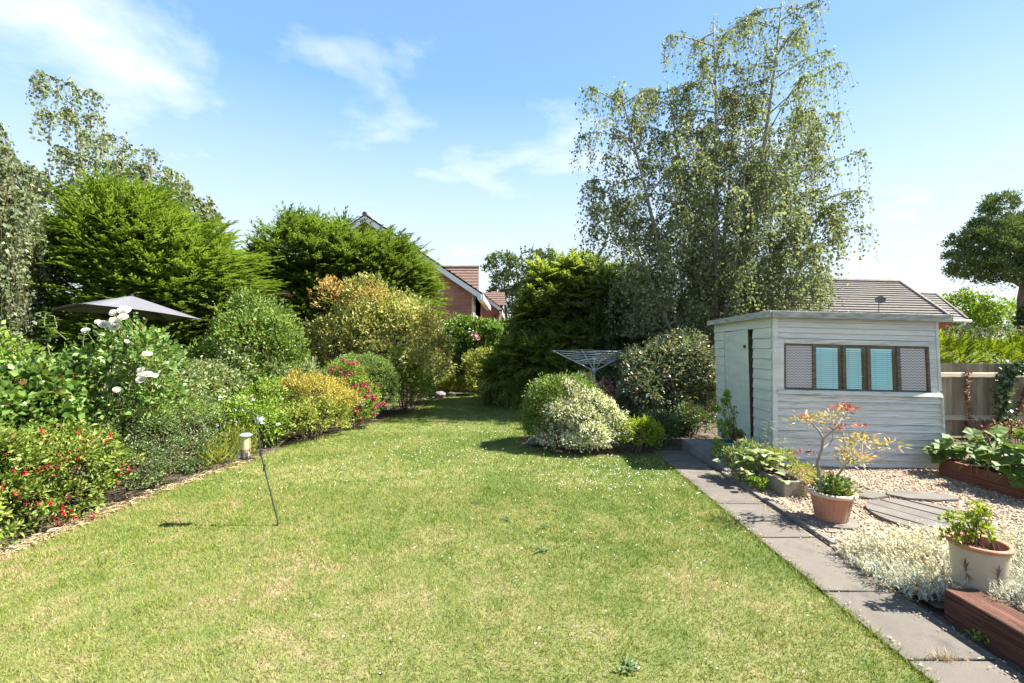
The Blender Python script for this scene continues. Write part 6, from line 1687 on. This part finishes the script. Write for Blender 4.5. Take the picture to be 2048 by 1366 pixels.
# side windows on the right wall
wx = HX + hw - .25
for y0 in (HY + .25,):
    w = MB().box(wx + .0, wx + .09, y0, y0 + 1.5, 1.2 + 1.35, 1.2 + 2.95).build('window', M['upvc'], ho)
    MB().box(wx + .091, wx + .105, y0 + .14, y0 + .66, 2.7, 4.0).build('pane', M['pale_pane'], w)
    MB().box(wx + .091, wx + .105, y0 + .82, y0 + 1.36, 2.7, 4.0).build('pane', M['pale_pane'], w)
w = MB().box(HX + .6, HX + 2.0, HY - .06, HY - .001, 3.0, 4.2).build('window', M['upvc'], ho)
MB().box(HX + .7, HX + 1.28, HY - .075, HY - .061, 3.1, 4.1).build('pane', M['dark_glass'], w); MB().box(HX + 1.36, HX + 1.9, HY - .075, HY - .061, 3.1, 4.1).build('pane', M['dark_glass'], w)
# cross wing behind: ridge parallel to the view
mb = MB(); cw = MB(); tiled(cw, (-4.6, 26.6, 4.7), (-1.95, 26.6, 4.7), (-2.10, 28.8, 6.25), (-4.9, 28.8, 6.25), 7)
cw.build('roof', M['tile_red'], ho)
MB().tube([(-6.0, 28.8, 6.3), (-2.08, 28.8, 6.3)], .12, 8).build('ridge', M['tile_edge'], ho)
MB().box(-4.6, -2.15, 26.9, 31, 0, 4.65).build('wall', M['brick'], ho)
MB().box(-2.2, -1.9, 26.4, 26.55, 4.42, 4.66).build('gutter', M['upvc'], ho)
# second house
h2 = thing('brick_house', 'farther red brick house with black downpipe beside the first', 'house', (-2.0, 34, 0))
V = [(-4.6, 34, 0), (-0.95, 34, 0), (-0.95, 34, 4.05), (-2.8, 34, 5.35), (-4.6, 34, 4.05)]
mb = MB(); mb.add(V + [(x, 41, z) for x, _, z in V], [(0, 1, 2, 3, 4), (9, 8, 7, 6, 5), (1, 6, 7, 2), (0, 4, 9, 5)]); mb.build('wall', M['brick_far'], h2)
a = Vector((-2.8, 33.7, 5.55)); b = Vector((-0.75, 33.7, 4.05))
mb = MB(); mb.hexa([a + Vector((0, 0, -.3)), b + Vector((0, 0, -.3)), b + Vector((0, .06, -.3)), a + Vector((0, .06, -.3)), a, b, b + Vector((0, .06, 0)), a + Vector((0, .06, 0))]); mb.build('bargeboard', M['upvc'], h2)
rf = MB(); tiled(rf, (-0.65, 33.6, 4.0), (-0.65, 41, 4.0), (-2.8, 41, 5.6), (-2.8, 33.6, 5.6), 7); tiled(rf, (-2.6, 36.5, 4.5), (-.5, 36.5, 4.5), (-.62, 38.5, 5.75), (-2.9, 38.5, 5.75), 6)
rf.build('roof', M['tile_red'], h2)
MB().box(-.95, -.72, 33.7, 41, 3.72, 3.95).build('gutter', M['upvc'], h2)
MB().tube([(-.84, 33.75, 3.75), (-1.2, 33.9, 3.6), (-1.2, 33.92, 0)], .06, 6).build('downpipe', M['black_pipe'], h2)
w = MB().box(-.949, -.88, 34.6, 35.6, 2.2, 3.6).build('window', M['upvc'], h2); MB().box(-.879, -.87, 34.7, 35.5, 2.3, 3.5).build('pane', M['dark_glass'], w)

# bungalow with hipped roofs on the right
bg = thing('bungalow', 'bungalow with grey-brown hipped tile roof behind the shed', 'bungalow', (10.5, 15, 0))
rf = MB(); tiled(rf, (4.6, 14.2, 2.52), (14.3, 14.9, 2.40), (15.5, 18.2, 3.95), (7.4, 17.6, 4.05), 15, .05)
rf2 = MB(); tiled(rf2, (14.32, 14.95, 2.40), (16.4, 21.5, 2.40), (15.52, 18.2, 3.94), (15.515, 18.19, 3.94), 15, .045)
rf.add(rf2.v, rf2.f)
rf.build('roof', M['tile_grey'], bg)
rf = MB(); tiled(rf, (14.6, 16.3, 2.42), (16.5, 16.5, 2.38), (17.7, 19.0, 3.55), (16.2, 18.9, 3.58), 10, .045)
rf.build('roof', M['tile_grey'], bg)
MB().tube([(7.4, 17.62, 4.08), (15.5, 18.2, 3.98)], .09, 6).build('ridge', M['tile_edge'], bg)
MB().tube([(15.5, 18.2, 3.98), (14.3, 14.9, 2.45)], .07, 6).build('hip', M['tile_edge'], bg)
MB().tube([(16.2, 18.9, 3.6), (17.7, 19.0, 3.57)], .07, 6).build('ridge', M['tile_edge'], bg)
MB().tube([(17.7, 19.0, 3.57), (16.5, 16.5, 2.42)], .06, 6).build('hip', M['tile_edge'], bg)
mb = MB(); mb.hexa([(4.9, 14.5, 0), (14.0, 15.15, 0), (15.4, 21, 0), (4.9, 21, 0), (4.9, 14.5, 2.46), (14.0, 15.15, 2.36), (15.4, 21, 2.36), (4.9, 21, 2.46)]); mb.build('wall', M['brick'], bg)
mb = MB(); mb.hexa([(14.45, 16.6, 0), (16.2, 16.75, 0), (16.9, 20, 0), (15.5, 20, 0), (14.45, 16.6, 2.36), (16.2, 16.75, 2.34), (16.9, 20, 2.34), (15.5, 20, 2.36)]); mb.build('wall', M['brick'], bg)
MB().tube([(4.6, 14.12, 2.47), (14.33, 14.82, 2.36)], .06, 6).build('gutter', M['upvc'], bg)
MB().tube([(14.7, 16.22, 2.38), (16.55, 16.42, 2.33)], .055, 6).build('gutter', M['upvc'], bg)
MB().tube([(16.4, 16.45, 2.3), (16.28, 16.65, 2.1), (16.27, 16.66, 0)], .045, 6).build('downpipe', M['upvc'], bg)
dt = thing('satellite_dish', 'small grey dish on a thin pole against the bungalow roof', 'dish', (11.28, 14.0, 0))
MB().tube([(11.28, 14.0, 0), (11.28, 14.0, 2.85)], .012, 5).build('pole', M['dish'], dt)
mb = MB(); mb.lathe([(.0001, 0), (.10, .015), (.18, .05)], 20); Vd = [(11.28 + x, 13.95 - z * .9 + .03, 2.88 + y * .62) for x, y, z in mb.v]
np_obj('reflector', Vd, mb.f, M['dish'], dt, True)
MB().tube([(11.28, 13.95, 2.78), (11.30, 13.78, 2.84)], .01, 5).build('feed_arm', M['dish'], dt)

# pine on the right and round tree
pn = [(22.5, 21.1, 7.5, .55, .6, .7), (22.4, 21, 6.7, .95, .9, .75), (21.6, 21, 6.0, 1.0, 1, .62), (21.1, 21, 5.35, .8, .9, .5), (22.6, 21, 4.55, 1.1, 1, .5), (23.5, 20.9, 4.35, .9, .9, .5), (22.9, 20.9, 6.1, 1.2, 1, .8), (22.3, 20.8, 5.6, 1.3, 1.1, .8), (21.4, 20.9, 4.8, 1.15, 1, .5),
      (23.3, 21, 5.2, 1.2, 1.1, .9), (24.3, 21.1, 6.6, 1.1, 1, .9), (24.6, 21, 7.5, .6, .6, .6), (25.3, 21, 5.8, 1.2, 1, 1.0), (24.8, 20.8, 4.9, 1.0, 1, .5)]
t, P, O, c = shrub('pine_tree', 'tall spreading dark pine with bare trunk at the right edge', (24.0, 21.1, 0), pn, 'pine', 1250, .25, 42, .11, .05, cat='tree', n_stem=0, low=-.45, shell=(.35, 1.05), part='crown', lump=9, shoots=200, flat=.8, up=.9)
mb = MB(); mb.tube([(24.0, 21.1, 0), (23.95, 21.1, 1.6), (23.9, 21.1, 3.6), (24.05, 21.1, 5.4), (24.0, 21.1, 7.2)], [.44, .38, .34, .2, .08], 10); mb.tube([(23.95, 21.1, 2.8), (24.5, 21.1, 4.2), (25.2, 21.1, 5.9)], [.26, .16, .06], 8)
for q in pn:
    mb.tube([(24, 21.1, max(3.9, q[2] - .9)), ((24 + q[0]) / 2, (21.1 + q[1]) / 2, q[2] - .2), (q[0], q[1], q[2])], [.06, .045, .02], 6)
mb.build('trunk', M['pine_bark'], t, True)
shrub('ivy', 'dark ivy wrapping the lower trunk of the pine', (24.0, 20.7, 0), [(23.8, 20.75, 1.1, .7, .45, 1.1), (24.0, 20.7, .7, .7, .5, .9), (23.5, 20.8, 2.2, .25, .3, .9), (24.4, 20.75, 2.0, .28, .3, .7)], 'ivy_dark', 260, .16, 20, .12, .10, n_stem=6, cat='climber')
shrub('round_tree', 'rounded mid green tree between the bungalow and pine', (22.6, 23.2, 0), [(22.6, 23.2, 2.3, 1.7, 1.4, 1.5), (21.4, 23.0, 1.6, 1.3, 1.2, 1.1), (23.8, 23.2, 1.7, 1.5, 1.3, 1.3), (22.8, 23.0, 3.3, 1.1, 1.0, .7), (25.4, 23.6, 2.3, 1.5, 1.2, 1.3)], 'bright', 420, .26, 24, .14, .08, cat='tree', n_stem=14, stem=.06, part='crown')
# trees behind the evergreen group
shrub('distant_tree', 'distant tree with loose open crown beside the farther house', (-.2, 46, 0), [(-1.0, 46, 9.4, 1.5, 1.3, 1.3), (.3, 46, 8.0, 1.6, 1.3, 1.7), (-1.0, 46, 7.4, 1.2, 1.3, 1.2), (.1, 46, 5.2, 2.1, 1.6, 2.2)], 'far_leaf', 260, .40, 18, .24, .18, cat='tree', n_stem=22, stem=.10, part='crown')
shrub('distant_tree', 'distant round-topped tree rising behind the cypresses', (3.0, 45, 0), [(2.7, 45, 9.3, 1.5, 1.3, 1.3), (3.6, 45, 8.0, 1.5, 1.3, 1.8), (2.2, 45, 7.4, 1.5, 1.3, 1.5), (3.2, 45, 5.4, 2.3, 1.6, 2.3)], 'far_leaf', 280, .40, 18, .24, .18, cat='tree', n_stem=22, stem=.10, part='crown')
# neighbouring greenery on the left, in deep shade under the birches
shrub('neighbour_hedge', 'shaded mixed hedge under the birches beyond the left fence', (-9.5, 11.4, 0), [(-12.5 + 1.1 * i, 11.6 + .2 * (i % 2), 1.0, .9, .7, 1.2) for i in range(6)], 'ivy_dark', 620, .2, 22, .11, .08, cat='hedge', n_stem=20, stem=.03)
shrub('neighbour_shrub', 'leafy shrub at the left edge above the ivy', (-5.9, 5.0, 0), [(-5.9, 4.9, 1.35, .5, .5, .38), (-6.1, 5.2, .8, .6, .6, .6)], 'bright', 200, .12, 18, .06, .03, n_stem=16)
shrub('backdrop_hedge', 'tall dark hedge closing the gap between the far wall and evergreens', (8, 22, 0), [(-16 + 2.2 * i, 21.5 + .5 * (i % 3), 1.2, 1.5, 1.0, 1.5 + .3 * (i % 2)) for i in range(3)] + [(3 + 2.2 * i, 21.8 + .4 * (i % 3), 1.0, 1.5, 1.0, 1.4) for i in range(4)], 'far_leaf', 420, .35, 20, .2, .15, cat='hedge', n_stem=0)
